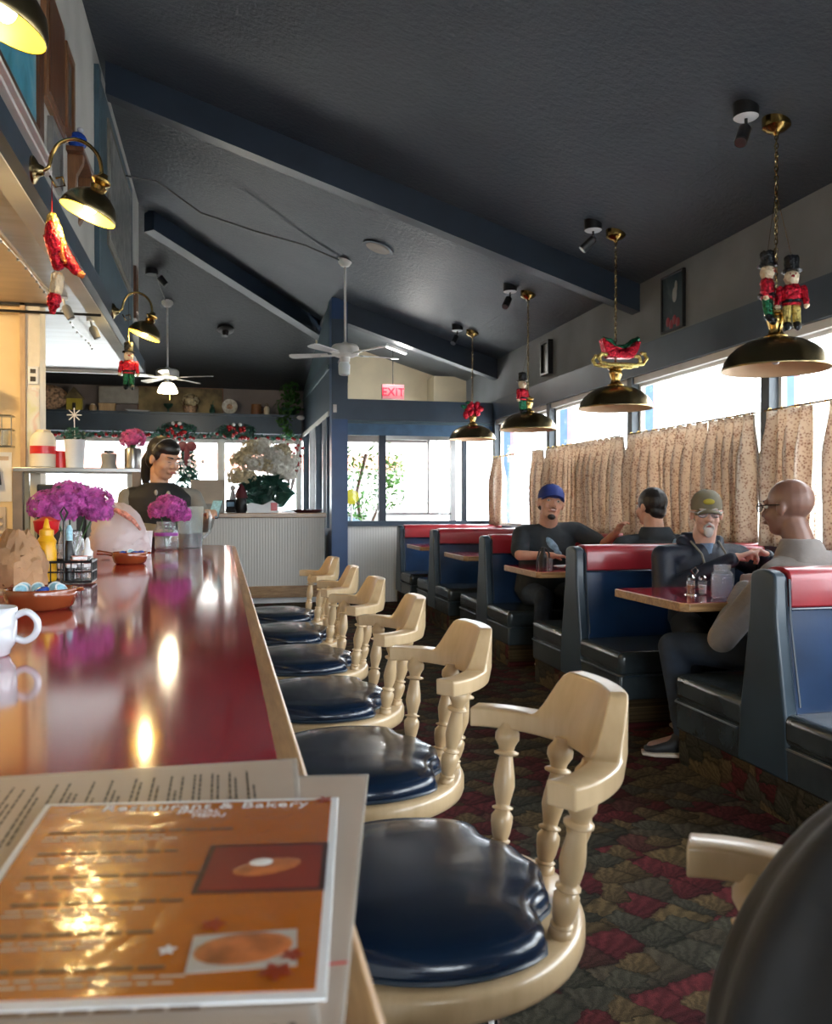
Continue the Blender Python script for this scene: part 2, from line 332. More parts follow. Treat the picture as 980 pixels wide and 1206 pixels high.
def mk_curtain():
    m, nt, b, out = nodes('curtain_cloth')
    nt.nodes.remove(b)
    co = coords(nt, (1, 1, 1))
    vo = N(nt, 'ShaderNodeTexVoronoi', Scale=62); nt.links.new(co, vo.inputs['Vector'])
    no = N(nt, 'ShaderNodeTexNoise', Scale=14, Detail=5); nt.links.new(co, no.inputs['Vector'])
    mm = N(nt, 'ShaderNodeMath', operation='MULTIPLY'); nt.links.new(vo.outputs['Distance'], mm.inputs[0]); nt.links.new(no.outputs[0], mm.inputs[1])
    cl = ramp(nt, mm.outputs[0], [(0.07, (0.38, 0.22, 0.16)), (0.15, (0.63, 0.49, 0.39)), (0.28, (0.80, 0.70, 0.59))])
    df = N(nt, 'ShaderNodeBsdfDiffuse'); tl = N(nt, 'ShaderNodeBsdfTranslucent')
    nt.links.new(cl, df.inputs[0]); nt.links.new(cl, tl.inputs[0])
    mx = N(nt, 'ShaderNodeMixShader'); mx.inputs[0].default_value = 0.30
    nt.links.new(df.outputs[0], mx.inputs[1]); nt.links.new(tl.outputs[0], mx.inputs[2]); nt.links.new(mx.outputs[0], out.inputs[0])
mk_curtain()

def mk_bead(name, c, n):
    m, nt, b, out = nodes(name)
    co = coords(nt)
    w = N(nt, 'ShaderNodeTexWave', Scale=n, Detail=0); w.bands_direction = 'X'; nt.links.new(co, w.inputs['Vector'])
    nt.links.new(ramp(nt, w.outputs[0], [(0.0, tuple(x * 0.86 for x in c)), (0.25, c)]), b.inputs['Base Color'])
    b.inputs['Roughness'].default_value = 0.45
    bump(nt, b, w.outputs[0], 0.5, 0.004)
mk_bead('beadboard', (0.72, 0.71, 0.68), 9)

def mk_menu_orange():
    m, nt, b, out = nodes('menu_orange')
    co = coords(nt)
    n1 = N(nt, 'ShaderNodeTexNoise', Scale=6, Detail=5); nt.links.new(co, n1.inputs['Vector'])
    nt.links.new(ramp(nt, n1.outputs[0], [(0.3, (0.40, 0.095, 0.004)), (0.75, (0.54, 0.155, 0.008))]), b.inputs['Base Color'])
    b.inputs['Roughness'].default_value = 0.25; b.inputs['Coat Weight'].default_value = 1.0; b.inputs['Coat Roughness'].default_value = 0.05
    n2 = N(nt, 'ShaderNodeTexNoise', Scale=34, Detail=5, Distortion=0.8); nt.links.new(co, n2.inputs['Vector'])
    bump(nt, b, n2.outputs[0], 0.34, 0.003)
    bp = [n for n in nt.nodes if n.type == 'BUMP'][0]; nt.links.new(bp.outputs[0], b.inputs['Coat Normal'])
mk_menu_orange()

def mk_pic(name, cols, scale=5, stretch=(1, 1, 1)):
    m, nt, b, out = nodes(name)
    co = coords(nt, stretch)
    n1 = N(nt, 'ShaderNodeTexNoise', Scale=scale, Detail=6, Distortion=1.0); nt.links.new(co, n1.inputs['Vector'])
    nt.links.new(ramp(nt, n1.outputs[0], [(0.3 + 0.4 * i / max(1, len(cols) - 1), c) for i, c in enumerate(cols)]), b.inputs['Base Color'])
    b.inputs['Roughness'].default_value = 0.3
mk_pic('picture_grey', [(0.05, 0.05, 0.045), (0.16, 0.17, 0.165), (0.32, 0.31, 0.29)], 7)
mk_pic('picture_blue', [(0.03, 0.16, 0.24), (0.10, 0.40, 0.55), (0.30, 0.52, 0.58)], 3)
mk_pic('map_floral', [(0.65, 0.65, 0.4), (0.72, 0.70, 0.62), (0.65, 0.28, 0.2)], 5)
mk_pic('picture_dark', [(0.02, 0.035, 0.05), (0.03, 0.05, 0.06), (0.2, 0.22, 0.2)], 3)

# ------------------------------------------------------------------ mesh building
def sp_(pts, k=5):                                      # smooth curve through the points
    pts = [Vector(p) for p in pts]; out = []
    for i in range(len(pts) - 1):
        p0 = pts[max(i - 1, 0)]; p1 = pts[i]; p2 = pts[i + 1]; p3 = pts[min(i + 2, len(pts) - 1)]
        for j in range(k):
            t = j / k; out.append(.5 * ((2 * p1) + (p2 - p0) * t + (2 * p0 - 5 * p1 + 4 * p2 - p3) * t * t + (3 * p1 - p0 - 3 * p2 + p3) * t ** 3))
    return out + [pts[-1]]
TEX = bpy.data.textures.new('tinsel_bumps', 'CLOUDS'); TEX.noise_scale = .012
class MB:
    def __init__(s): s.v = []; s.f = []
    def add(s, vs, fs):
        n = len(s.v); s.v += [tuple(v) for v in vs]; s.f += [tuple(i + n for i in f) for f in fs]; return s
    def box(s, c, d, rz=0, M=None):
        x, y, z = d[0] / 2, d[1] / 2, d[2] / 2
        vs = [Vector((a * x, b * y, e * z)) for e in (-1, 1) for b in (-1, 1) for a in (-1, 1)]
        m = Matrix.Translation(c) @ (M if M else Matrix.Rotation(rz, 4, 'Z'))
        return s.add([m @ v for v in vs], [(0, 2, 3, 1), (4, 5, 7, 6), (0, 1, 5, 4), (2, 6, 7, 3), (0, 4, 6, 2), (1, 3, 7, 5)])
    def bb(s, x0, x1, y0, y1, z0, z1):
        return s.box(((x0 + x1) / 2, (y0 + y1) / 2, (z0 + z1) / 2), (abs(x1 - x0), abs(y1 - y0), abs(z1 - z0)))
    def lathe(s, prof, c=(0, 0, 0), n=24, M=None, capb=True, capt=True):
        m = Matrix.Translation(c) @ (M if M else Matrix.Identity(4))
        vs = []; fs = []
        for r, z in prof:
            for i in range(n):
                a = 2 * PI * i / n; vs.append(m @ Vector((r * math.cos(a), r * math.sin(a), z)))
        for j in range(len(prof) - 1):
            for i in range(n):
                k = (i + 1) % n; fs.append((j * n + i, j * n + k, (j + 1) * n + k, (j + 1) * n + i))
        if capb: fs.append(tuple(range(n - 1, -1, -1)))
        if capt: fs.append(tuple((len(prof) - 1) * n + i for i in range(n)))
        return s.add(vs, fs)
    def tube(s, pts, r, n=8, closed=False):
        pts = [Vector(p) for p in pts]; m = len(pts)
        rs = r if isinstance(r, (list, tuple)) else [r] * m
        vs = []; fs = []; up = None
        for i, p in enumerate(pts):
            if closed: t = (pts[(i + 1) % m] - pts[i - 1])
            else: t = pts[min(i + 1, m - 1)] - pts[max(i - 1, 0)]
            if t.length < 1e-9: t = Vector((0, 0, 1))
            t.normalize()
            if up is None: up = Vector((0, 0, 1)) if abs(t.z) < 0.9 else Vector((1, 0, 0))
            a = t.cross(up)
            if a.length < 1e-6: a = t.orthogonal()
            a.normalize(); b = a.cross(t).normalized(); up = b
            for k in range(n):
                g = 2 * PI * k / n; vs.append(p + (a * math.cos(g) + b * math.sin(g)) * rs[i])
        for i in range(m if closed else m - 1):
            j = (i + 1) % m
            for k in range(n):
                l = (k + 1) % n; fs.append((i * n + k, i * n + l, j * n + l, j * n + k))
        if not closed: fs.append(tuple(range(n - 1, -1, -1))); fs.append(tuple((m - 1) * n + k for k in range(n)))
        return s.add(vs, fs)
    def ell(s, c, r, M=None, nu=16, nv=10):
        if not isinstance(r, (tuple, list)): r = (r, r, r)
        m = Matrix.Translation(c) @ (M if M else Matrix.Identity(4))
        vs = [m @ Vector((0, 0, -r[2]))]
        for j in range(1, nv):
            p = -PI / 2 + PI * j / nv
            for i in range(nu):
                a = 2 * PI * i / nu; vs.append(m @ Vector((r[0] * math.cos(p) * math.cos(a), r[1] * math.cos(p) * math.sin(a), r[2] * math.sin(p))))
        vs.append(m @ Vector((0, 0, r[2]))); fs = []
        for i in range(nu): fs.append((0, 1 + (i + 1) % nu, 1 + i))
        for j in range(nv - 2):
            for i in range(nu):
                k = (i + 1) % nu; fs.append((1 + j * nu + i, 1 + j * nu + k, 1 + (j + 1) * nu + k, 1 + (j + 1) * nu + i))
        t = len(vs) - 1; o = 1 + (nv - 2) * nu
        for i in range(nu): fs.append((o + i, o + (i + 1) % nu, t))
        return s.add(vs, fs)
    def cap(s, p0, p1, r0, r1=None, n=12):                 # tapered capsule
        if r1 is None: r1 = r0
        p0 = Vector(p0); p1 = Vector(p1); d = p1 - p0; L = d.length
        q = d.to_track_quat('Z', 'Y').to_matrix().to_4x4() if L > 1e-6 else Matrix.Identity(4)
        prof = []
        for i in range(1, 5): a = -PI / 2 + PI / 2 * i / 4; prof.append((r0 * math.cos(a) if i < 5 else r0, r0 * math.sin(a)))
        for i in range(0, 4): a = PI / 2 * i / 4; prof.append((r1 * math.cos(a), L + r1 * math.sin(a)))
        return s.lathe(prof, p0, n, q)
    def chain(s, pts, rs, n=12):
        for i in range(len(pts) - 1): s.cap(pts[i], pts[i + 1], rs[i], rs[i + 1], n)
        return s
    def loft(s, secs, n=24, power=2.0):                     # secs: (center, rx, ry, right, fwd)
        vs = []; fs = []
        for (c, rx, ry, rt, fw) in secs:
            c = Vector(c); rt = Vector(rt).normalized(); fw = Vector(fw).normalized()
            for i in range(n):
                a = 2 * PI * i / n; ca, sa = math.cos(a), math.sin(a)
                x = math.copysign(abs(ca) ** (2 / power), ca) * rx; y = math.copysign(abs(sa) ** (2 / power), sa) * ry
                vs.append(c + rt * x + fw * y)
        for j in range(len(secs) - 1):
            for i in range(n):
                k = (i + 1) % n; fs.append((j * n + i, j * n + k, (j + 1) * n + k, (j + 1) * n + i))
        fs.append(tuple(range(n - 1, -1, -1))); fs.append(tuple((len(secs) - 1) * n + i for i in range(n)))
        return s.add(vs, fs)
    def prism(s, poly, z0, z1, M=None):
        n = len(poly); m = M if M else Matrix.Identity(4)
        vs = [m @ Vector((x, y, z0)) for x, y in poly] + [m @ Vector((x, y, z1)) for x, y in poly]
        fs = [tuple(range(n - 1, -1, -1)), tuple(range(n, 2 * n))] + [(i, (i + 1) % n, n + (i + 1) % n, n + i) for i in range(n)]
        return s.add(vs, fs)
    def quad(s, a, b, c, d): return s.add([a, b, c, d], [(0, 1, 2, 3)])
    def build(s, name, mat, parent=None, at=(0, 0, 0), smooth=True, bevel=0, seg=2, remesh=0, smoothit=0, rot=None, angle=40, subsurf=0, relto=None):
        me = bpy.data.meshes.new(name)
        if relto is not None: vs = [(x - relto[0], y - relto[1], z - relto[2]) for x, y, z in s.v]
        else: vs = s.v
        me.from_pydata(vs, [], s.f); me.validate(); me.update()
        me.materials.append(MATS[mat] if isinstance(mat, str) else mat)
        o = bpy.data.objects.new(name, me); col.objects.link(o)
        o.location = at
        if rot: o.rotation_euler = rot
        if parent: o.parent = parent
        if bevel:
            b = o.modifiers.new('bevel', 'BEVEL'); b.width = bevel; b.segments = seg; b.limit_method = 'ANGLE'; b.angle_limit = R(35)
        if remesh:
            r = o.modifiers.new('remesh', 'REMESH'); r.mode = 'VOXEL'; r.voxel_size = remesh; r.use_smooth_shade = True
            if smoothit:
                k = o.modifiers.new('smooth', 'SMOOTH'); k.iterations = smoothit; k.factor = 0.5
        if isinstance(mat, str) and mat.startswith('tinsel'):
            k = o.modifiers.new('sub', 'SUBSURF'); k.subdivision_type = 'SIMPLE'; k.levels = k.render_levels = 2
            k = o.modifiers.new('bumps', 'DISPLACE'); k.texture = TEX; k.strength = .016; k.mid_level = .45
        if subsurf:
            k = o.modifiers.new('sub', 'SUBSURF'); k.levels = subsurf; k.render_levels = subsurf
        if smooth:
            for p in me.polygons: p.use_smooth = True
            if not remesh:
                # sharp edges above the angle
                import bmesh
                bm = bmesh.new(); bm.from_mesh(me); lim = R(angle)
                for e in bm.edges:
                    if len(e.link_faces) == 2 and e.calc_face_angle(0) > lim: e.smooth = False
                bm.to_mesh(me); bm.free()
        return o

def tag(o, label, cat, group=None, kind=None):
    if label: o['label'] = label
    if cat: o['category'] = cat
    if group: o['group'] = group
    if kind: o['kind'] = kind
    return o
def thing(name, label, cat, loc=(0, 0, 0), rz=0, group=None):
    o = bpy.data.objects.new(name, None); o.empty_display_size = 0.1; col.objects.link(o)
    o.location = loc; o.rotation_euler = (0, 0, rz); return tag(o, label, cat, group)
def struct(mb, name, mat, parent=None, **kw):
    kw.setdefault('smooth', False)
    o = mb.build(name, mat, parent, **kw)
    if parent is None: o['kind'] = 'structure'
    return o
def sroot(name):
    o = bpy.data.objects.new(name, None); col.objects.link(o); o['kind'] = 'structure'; return o
def kids(o): return [c for c in o.children]
def dup(root, loc=None, rz=None, label=None, group=None):
    r = root.copy(); col.objects.link(r)
    if loc: r.location = loc
    if rz is not None: r.rotation_euler = (0, 0, rz)
    if label: r['label'] = label
    if group: r['group'] = group
    for ch in kids(root):
        c = ch.copy(); col.objects.link(c); c.parent = r
        for g in kids(ch):
            d = g.copy(); col.objects.link(d); d.parent = c
    return r
def text_mesh(name, body, size, mat, parent=None, M=None, extrude=0.0003, align='LEFT', space=1.0):
    cu = bpy.data.curves.new(name, 'FONT'); cu.body = body; cu.size = size; cu.extrude = extrude; cu.align_x = align; cu.space_character = space
    cu.resolution_u = 2
    t = bpy.data.objects.new(name, cu); col.objects.link(t)
    dg = bpy.context.evaluated_depsgraph_get(); dg.update()
    me = bpy.data.meshes.new_from_object(t.evaluated_get(dg))
    bpy.data.objects.remove(t); bpy.data.curves.remove(cu)
    me.materials.clear(); me.materials.append(MATS[mat])
    if M: me.transform(M)
    o = bpy.data.objects.new(name, me); col.objects.link(o)
    if parent: o.parent = parent
    return o
# ------------------------------------------------------------------ the setting
XW = 3.55; ZE = 3.18; YB = 14.2; YF = -4.0; XR = -0.9; K = 0.32
ZR = ZE + K * (XW - XR); YA = YB - (XW - XR); XL = 2 * XR - XW
def zroof(x, y):
    return min(ZE + K * (XW - x), ZE + K * (x - XL), ZE + K * (YB - y))
struct(MB().bb(XL - .2, XW + .1, YF - .1, YB + .1, -0.12, 0), 'floor', 'carpet')
def slab(name, poly, mat):
    n = len(poly); vs = poly + [(x, y, z + .12) for x, y, z in poly]
    fs = [tuple(range(n - 1, -1, -1)), tuple(range(n, 2 * n))] + [(i, (i + 1) % n, n + (i + 1) % n, n + i) for i in range(n)]
    return struct(MB().add(vs, fs), name, mat)
e = .35
slab('ceiling_right', [(XW + e, YF, ZE - K * e), (XW + e, YB + e, ZE - K * e), (XR, YA, ZR), (XR, YF, ZR)], 'ceiling_panel')
slab('ceiling_left', [(XL - e, YF, ZE - K * e), (XR, YF, ZR), (XR, YA, ZR), (XL - e, YB + e, ZE - K * e)], 'ceiling_panel_shaded')
slab('ceiling_back', [(XR, YA, ZR), (XW + e, YB + e, ZE - K * e), (XL - e, YB + e, ZE - K * e)], 'ceiling_panel_shaded')
# rafters
def rafter(name, x0, x1, y, w=.14, d=.26, mat='beam_paint'):
    a, b = zroof(x0, y) + .02, zroof(x1, y) + .02
    vs = [(x0, y - w / 2, a), (x1, y - w / 2, b), (x1, y + w / 2, b), (x0, y + w / 2, a),
          (x0, y - w / 2, a - d), (x1, y - w / 2, b - d), (x1, y + w / 2, b - d), (x0, y + w / 2, a - d)]
    return struct(MB().add(vs, [(0, 1, 2, 3), (7, 6, 5, 4), (0, 4, 5, 1), (1, 5, 6, 2), (2, 6, 7, 3), (3, 7, 4, 0)]), name, mat)
rafter('ceiling_beam_1', XR + .05, XW, 6.71)
rafter('ceiling_beam_2', 1.36, XW, 10.58, .16, .28)
rafter('ceiling_beam_3', XR + .05, XW, 2.75)
rafter('ceiling_beam_4', XR + .05, XW, -1.2)
def bar3(a, b, w, d):                                     # beam between two points, hung below them
    a = Vector(a); b = Vector(b); t = (b - a); s = Vector((t.y, -t.x, 0)).normalized() * w / 2; u = Vector((0, 0, d))
    vs = [a - s, a + s, b + s, b - s, a - s - u, a + s - u, b + s - u, b - s - u]
    return MB().add(vs, [(0, 1, 2, 3), (7, 6, 5, 4), (0, 4, 5, 1), (1, 5, 6, 2), (2, 6, 7, 3), (3, 7, 4, 0)])
struct(bar3((XR + .1, YA + .1, ZR), (XW, YB, ZE + .02), .16, .26), 'ceiling_beam_hip', 'beam_paint')
struct(bar3((XR - .1, YA + .1, ZR), (XL, YB, ZE + .02), .16, .26), 'ceiling_beam_left_hip', 'beam_paint')
# right wall
struct(MB().bb(XW, XW + .14, YF, YB, 2.50, ZE + .1), 'wall_right', 'wall_grey')
struct(MB().bb(XW - .07, XW + .12, YF, YB, 2.37, 2.62), 'wall_right_header', 'navy_trim')
struct(MB().bb(XW - .03, XW + .09, YF, 10.6, 2.315, 2.37), 'trim_1', 'white_paint')
struct(MB().bb(XW, XW + .14, YF, YB, 0, .95), 'wall_right_lower', 'navy_trim')
struct(MB().bb(XW - .06, XW + .14, YF, 10.55, .95, .985), 'trim_2', 'navy_trim')
posts = [-2.78, -.87, 1.04, 2.95, 4.85, 6.73, 8.62, 10.50]
for i, y in enumerate(posts):
    struct(MB().bb(XW - .05, XW + .06, y - .045, y + .045, .985, 2.37), 'wall_right_post_%d' % (i + 1), 'post_paint')
    struct(MB().bb(XW + .06, XW + .19, y + .02, y + .10, .95, 2.37), 'trim_%d' % (i + 10), 'ext_blue')
    struct(MB().bb(XW + .19, XW + .25, y + .04, y + .12, .90, 2.45), 'trim_%d' % (i + 30), 'pink_trim')
for i in range(len(posts) - 1):
    y0, y1 = posts[i] + .045, posts[i + 1] - .045
    w = sroot('window_%d' % (i + 1))
    f = MB()
    for (a, b, c, d) in ((y0, y1, .985, 1.02), (y0, y1, 2.29, 2.315), (y0, y0 + .03, 1.02, 2.29), (y1 - .03, y1, 1.02, 2.29)): f.bb(XW + .02, XW + .06, a, b, c, d)
    struct(f, 'window_frame', 'white_paint', w)
    struct(MB().bb(XW + .035, XW + .041, y0 + .03, y1 - .03, 1.02, 2.29), 'window_pane', 'window_glass', w)
# rear wall, behind the camera, with its own windows
struct(MB().bb(XL, XW, YF - .12, YF, 0, .8).bb(XL, XW, YF - .12, YF, 2.4, 5).bb(XL, -1.2, YF - .12, YF, .8, 2.4).bb(3.3, XW, YF - .12, YF, .8, 2.4).bb(.9, 1.05, YF - .12, YF, .8, 2.4), 'wall_front', 'wall_white')
struct(MB().bb(XL - .12, XL, YF, YB, 0, ZE + .1), 'wall_left', 'wall_kitchen')
# central wall above the counter, under the ridge
struct(MB().bb(XR - .1, XR, YF, YA - .03, 2.72, ZR + .02), 'wall_center', 'wall_white')
# soffit over the counter
struct(MB().bb(-3.6, XR + .01, YF, YA, 2.735, 2.80), 'ceiling_soffit', 'soffit_paint')
struct(MB().bb(-3.6, -1.16, YF, 6.55, 2.715, 2.735), 'ceiling_soffit_kitchen', 'soffit_lit_warm')
struct(MB().bb(XR, XR + .055, YF, YA + .06, 2.73, 2.865), 'trim_fascia', 'navy_trim')
struct(MB().bb(-3.6, XR + .06, YA, YA + .06, 2.72, 2.88), 'trim_fascia_end', 'navy_dark')
struct(MB().bb(-3.6, XR, YA - .04, YA, 2.70, 2.735), 'trim_soffit_edge', 'white_paint')
struct(MB().bb(-3.6, -1.20, 6.50, 6.54, 2.695, 2.715), 'trim_soffit_joint', 'black_metal')
struct(MB().bb(-3.6, -3.5, YF, YA, 0, 2.75), 'wall_kitchen_left', 'wall_kitchen')
# kitchen wall facing the room, its post
struct(MB().bb(-3.6, -1.42, 6.6, 6.72, 0, 2.72), 'wall_kitchen', 'wall_kitchen')
struct(MB().bb(-1.42, -1.385, 6.5, 6.72, 0, 2.72), 'trim_kitchen_corner', 'tan_wood')
struct(MB().bb(-1.385, -1.29, 6.52, 6.72, 0, 2.735), 'wall_kitchen_post', 'off_white')
# back wall: low part, upper part, shelf, window band
struct(MB().bb(XL, XW, YB, YB + .14, 0, 1.12), 'wall_back_lower', 'beadboard')
struct(MB().bb(XL, XW, YB, YB + .14, 2.34, ZE + .12), 'wall_back', 'wall_mauve')
struct(MB().bb(-5.2, 1.28, YB - .30, YB, 2.42, 2.70), 'wall_back_soffit', 'navy_trim')
struct(MB().bb(-5.2, 1.28, YB - .34, YB, 2.70, 2.735), 'trim_shelf', 'navy_trim')
bx = [-4.4, -2.9, -1.45, -.02, 1.28]
for i, x in enumerate(bx):
    struct(MB().bb(x - .03, x + .03, YB, YB + .1, 1.12, 2.34), 'wall_back_post_%d' % (i + 1), 'white_paint')
for i in range(4):
    w = sroot('window_%d' % (20 + i)); x0, x1 = bx[i] + .03, bx[i + 1] - .03
    f = MB()
    for (a, b, c, d) in ((x0, x1, 1.12, 1.16), (x0, x1, 2.28, 2.34), (x0, x0 + .03, 1.16, 2.28), (x1 - .03, x1, 1.16, 2.28)): f.bb(a, b, YB + .03, YB + .07, c, d)
    struct(f, 'window_frame', 'white_paint', w)
    struct(MB().bb(x0 + .03, x1 - .03, YB + .045, YB + .051, 1.16, 2.28), 'window_pane', 'window_glass', w)
# entry end: column, header, glazing, wainscot
YE = 10.6
struct(MB().bb(1.345, 1.55, YE - .12, YE + .10, 0, 3.87), 'wall_entry_column', 'blue_column')
struct(MB().bb(1.345, 1.55, YE - .125, YE - .12, 2.34, 3.6), 'trim_60', 'navy_trim')
struct(MB().bb(1.55, XW, YE - .10, YE + .08, 2.335, 2.60), 'wall_entry_header', 'navy_trim')
struct(MB().bb(1.55, XW, YE - .06, YE + .06, 2.30, 2.335), 'trim_61', 'teal_paint')
struct(MB().bb(1.55, XW, YE - .02, YE + .06, 2.15, 2.30), 'wall_entry_band', 'ext_blue')
struct(MB().bb(1.55, XW, YE - .04, YE + .04, 0.0, .98), 'wall_entry_wainscot', 'beadboard')
struct(MB().bb(1.55, XW, YE - .07, YE + .06, .98, 1.045), 'trim_62', 'navy_trim')
vb = [(1.97, 2.06, 'beam_paint'), (2.93, 3.0, 'steel'), (3.09, 3.15, 'beam_paint')]
for i, (a, b, m) in enumerate(vb):
    struct(MB().bb(a, b, YE - .03, YE + .05, 1.045, 2.15), 'trim_%d' % (63 + i), m)
w = sroot('window_30')
struct(MB().bb(2.06, 2.93, YE - .01, YE + .03, 1.12, 1.15).bb(2.06, 2.93, YE - .01, YE + .03, 2.10, 2.15).bb(2.62, 2.645, YE - .01, YE + .03, 1.15, 2.10), 'window_frame', 'steel', w)
struct(MB().bb(2.06, 2.93, YE + .005, YE + .01, 1.045, 2.15), 'window_pane', 'window_glass', w)
w = sroot('window_31'); struct(MB().bb(1.55, 1.97, YE + .005, YE + .01, 1.045, 2.15), 'window_pane', 'window_glass', w)
w = sroot('window_32'); struct(MB().bb(3.15, XW, YE + .005, YE + .01, 1.045, 2.15), 'window_pane', 'window_glass', w)
# porch behind the header: cream gable wall and sloping lid
struct(MB().prism([(1.36, 2.62), (XW, 2.62), (XW, 3.10), (1.36, 3.78)], 0, .1, Matrix.Translation((0, 12.45, 0)) @ Matrix.Rotation(R(90), 4, 'X')), 'wall_porch', 'wall_cream')
for (a, b, m, nm, t) in ((1.36, XW, 'wall_grey', 'ceiling_porch', 0),):
    za, zb = 3.80, 3.10
    vs = [(a, 10.66, za), (b, 10.66, zb), (b, 12.5, zb), (a, 12.5, za)]
    struct(MB().add(vs + [(x, y, z + .05) for x, y, z in vs], [(3, 2, 1, 0), (4, 5, 6, 7), (0, 1, 5, 4), (1, 2, 6, 5), (2, 3, 7, 6), (3, 0, 4, 7)]), nm, m)
struct(MB().bb(3.05, XW, 11.95, 12.35, 2.62, 3.16), 'wall_porch_right', 'wall_cream')
# partition between dining room and entry
XP = 1.345
struct(MB().bb(XP, XP + .1, YE + .1, YB, 2.45, ZE).bb(XP, XP + .1, YE + .1, YB, 0, .95), 'wall_partition', 'navy_trim')
vs = [(XP, YE + .1, ZE), (XP, YB, ZE), (XP, YE + .1, zroof(XP, YE + .1))]
struct(MB().add(vs + [(x + .1, y, z) for x, y, z in vs], [(0, 1, 2), (5, 4, 3), (0, 3, 4, 1), (1, 4, 5, 2), (2, 5, 3, 0)]), 'wall_partition_gable', 'teal_paint')
for i, y in enumerate((10.9, 11.35, 12.2, 13.1, 14.1)):
    struct(MB().bb(XP - .015, XP + .08, y - .03, y + .03, .95, 2.45), 'wall_partition_post_%d' % (i + 1), 'steel' if i % 2 else 'navy_trim')
w = sroot('window_40'); struct(MB().bb(XP + .04, XP + .045, YE + .1, YB, .95, 2.45), 'window_pane', 'window_glass', w)
struct(MB().bb(XP - .02, XP, YE + .1, YB, 2.40, 2.46), 'trim_70', 'white_paint')
struct(MB().bb(XP - .02, XP, YE + .1, YB, 3.0, 3.06), 'trim_71', 'teal_paint')
# light switch on the column
s = thing('light_switch', 'small white switch box on the header of the blue column', 'switch', (1.385, YE - .13, 2.47))
MB().box((0, 0, 0), (.045, .012, .10)).build('switch_plate', 'white_paint', s, bevel=.004); MB().box((0, -.009, 0), (.012, .01, .03)).build('toggle', 'white_gloss', s)

# ------------------------------------------------------------------ outside
struct(MB().bb(-60, 80, -60, 80, -.5, -.15), 'ground', 'concrete')
b = thing('shop_building', 'pale stucco building across the road with terracotta band', 'building', (-2, 23, -.15))
MB().bb(-9, 8, 0, 5, 0, 5).build('wall', 'stucco', b, smooth=False)
MB().bb(-9, 8, -.25, 0, 2.35, 2.75).build('awning_band', 'brick_pink', b, smooth=False)
MB().bb(-9, 8, -.3, 0, 3.3, 3.45).build('roof_edge', 'white_paint', b, smooth=False)
for k in range(4): MB().bb(-7.5 + k * 3.6, -5.2 + k * 3.6, -.05, 0, .8, 2.2).build('shop_window', 'frosted_glass', b, smooth=False)
b = thing('long_building', 'white building across the parking lot beyond the curtained windows', 'building', (16, 6, -.15))
MB().bb(0, 5, -14, 18, 0, 4.4).build('wall', 'stucco', b, smooth=False)
MB().bb(-.2, 0, -14, 18, 4.2, 4.5).build('roof_edge', 'white_paint', b, smooth=False)
for k in range(7): MB().bb(-.04, 0, -12 + k * 4.2, -10 + k * 4.2, 1.0, 2.6).build('window', 'frosted_glass', b, smooth=False)
def leafy(mb, c, r, n, size, rnd, squash=1.0, droop=0.0):
    for _ in range(n):
        while True:
            p = Vector((rnd.uniform(-1, 1), rnd.uniform(-1, 1), rnd.uniform(-1, 1)))
            if p.length < 1: break
        p = p.normalized() * (0.45 + .55 * p.length)
        q = Vector(c) + Vector((p.x * r[0], p.y * r[1], p.z * r[2]))
        nrm = (p + Vector((rnd.uniform(-.6, .6), rnd.uniform(-.6, .6), rnd.uniform(-.3, .8) - droop))).normalized()
        t = nrm.cross(Vector((rnd.uniform(-1, 1), rnd.uniform(-1, 1), rnd.uniform(-1, 1)))).normalized(); u = nrm.cross(t)
        s = size * rnd.uniform(.6, 1.2)
        mb.add([q - t * s, q + u * s * .42 + nrm * s * .1, q + t * s, q - u * s * .42 + nrm * s * .1], [(0, 1, 2, 3)])
rnd = random.Random(3)
b = thing('climbing_shrub', 'bright green leafy shrub standing outside the entry window', 'shrub', (2.1, 12.9, -.15))
mb = MB()
for (x, z, r) in ((-.2, 2.0, .3), (.35, 2.05, .35), (.0, 1.5, .3), (.45, 1.6, .28), (-.15, 1.0, .3), (.15, .5, .3), (.5, 1.9, .22)): leafy(mb, (x, 0, z), (r, .25, r * 1.1), 170, .05, rnd)
mb.build('foliage', 'leaf_out', b, smooth=False)
mb = MB(); mb.tube([(0, 0, 0), (.05, 0, .8), (-.05, 0, 1.6), (.1, 0, 2.2)], .03); mb.tube([(.02, 0, .7), (.3, 0, 1.4), (.4, 0, 2)], .02); mb.build('stem', 'dark_wood', b)
s = thing('yellow_sign', 'round yellow sign among leaves outside the entry window', 'sign', (1.86, 12.2, -.15))
MB().lathe([(.11, -.01), (.11, .01)], (0, 0, 1.52), 24, Matrix.Rotation(R(90), 4, 'X')).build('sign_disc', 'yellow_sign', s)
MB().tube([(0, .02, 0), (0, .02, 1.5)], .015).build('post', 'steel', s)
s = thing('blue_bin', 'pale blue bin low outside the entry side window', 'bin', (1.80, 12.6, -.15))
MB().lathe([(.20, 0), (.25, 1.05), (.27, 1.06)], (0, 0, 0), 20).build('bin_body', 'stripe_blue', s); MB().lathe([(.28, 1.06), (.27, 1.16), (.1, 1.22)], (0, 0, 0), 20).build('lid', 'stripe_blue', s)
s = thing('street_light', 'slim grey pole leaning outside the corner window', 'pole', (4.6, 13.2, -.15))
MB().tube([(0, 0, 0), (.12, 0, 3.0)], .03).build('pole', 'steel', s); MB().tube([(-.3, 0, 2.9), (.5, 0, 2.75)], .018).build('crossarm', 'steel', s)
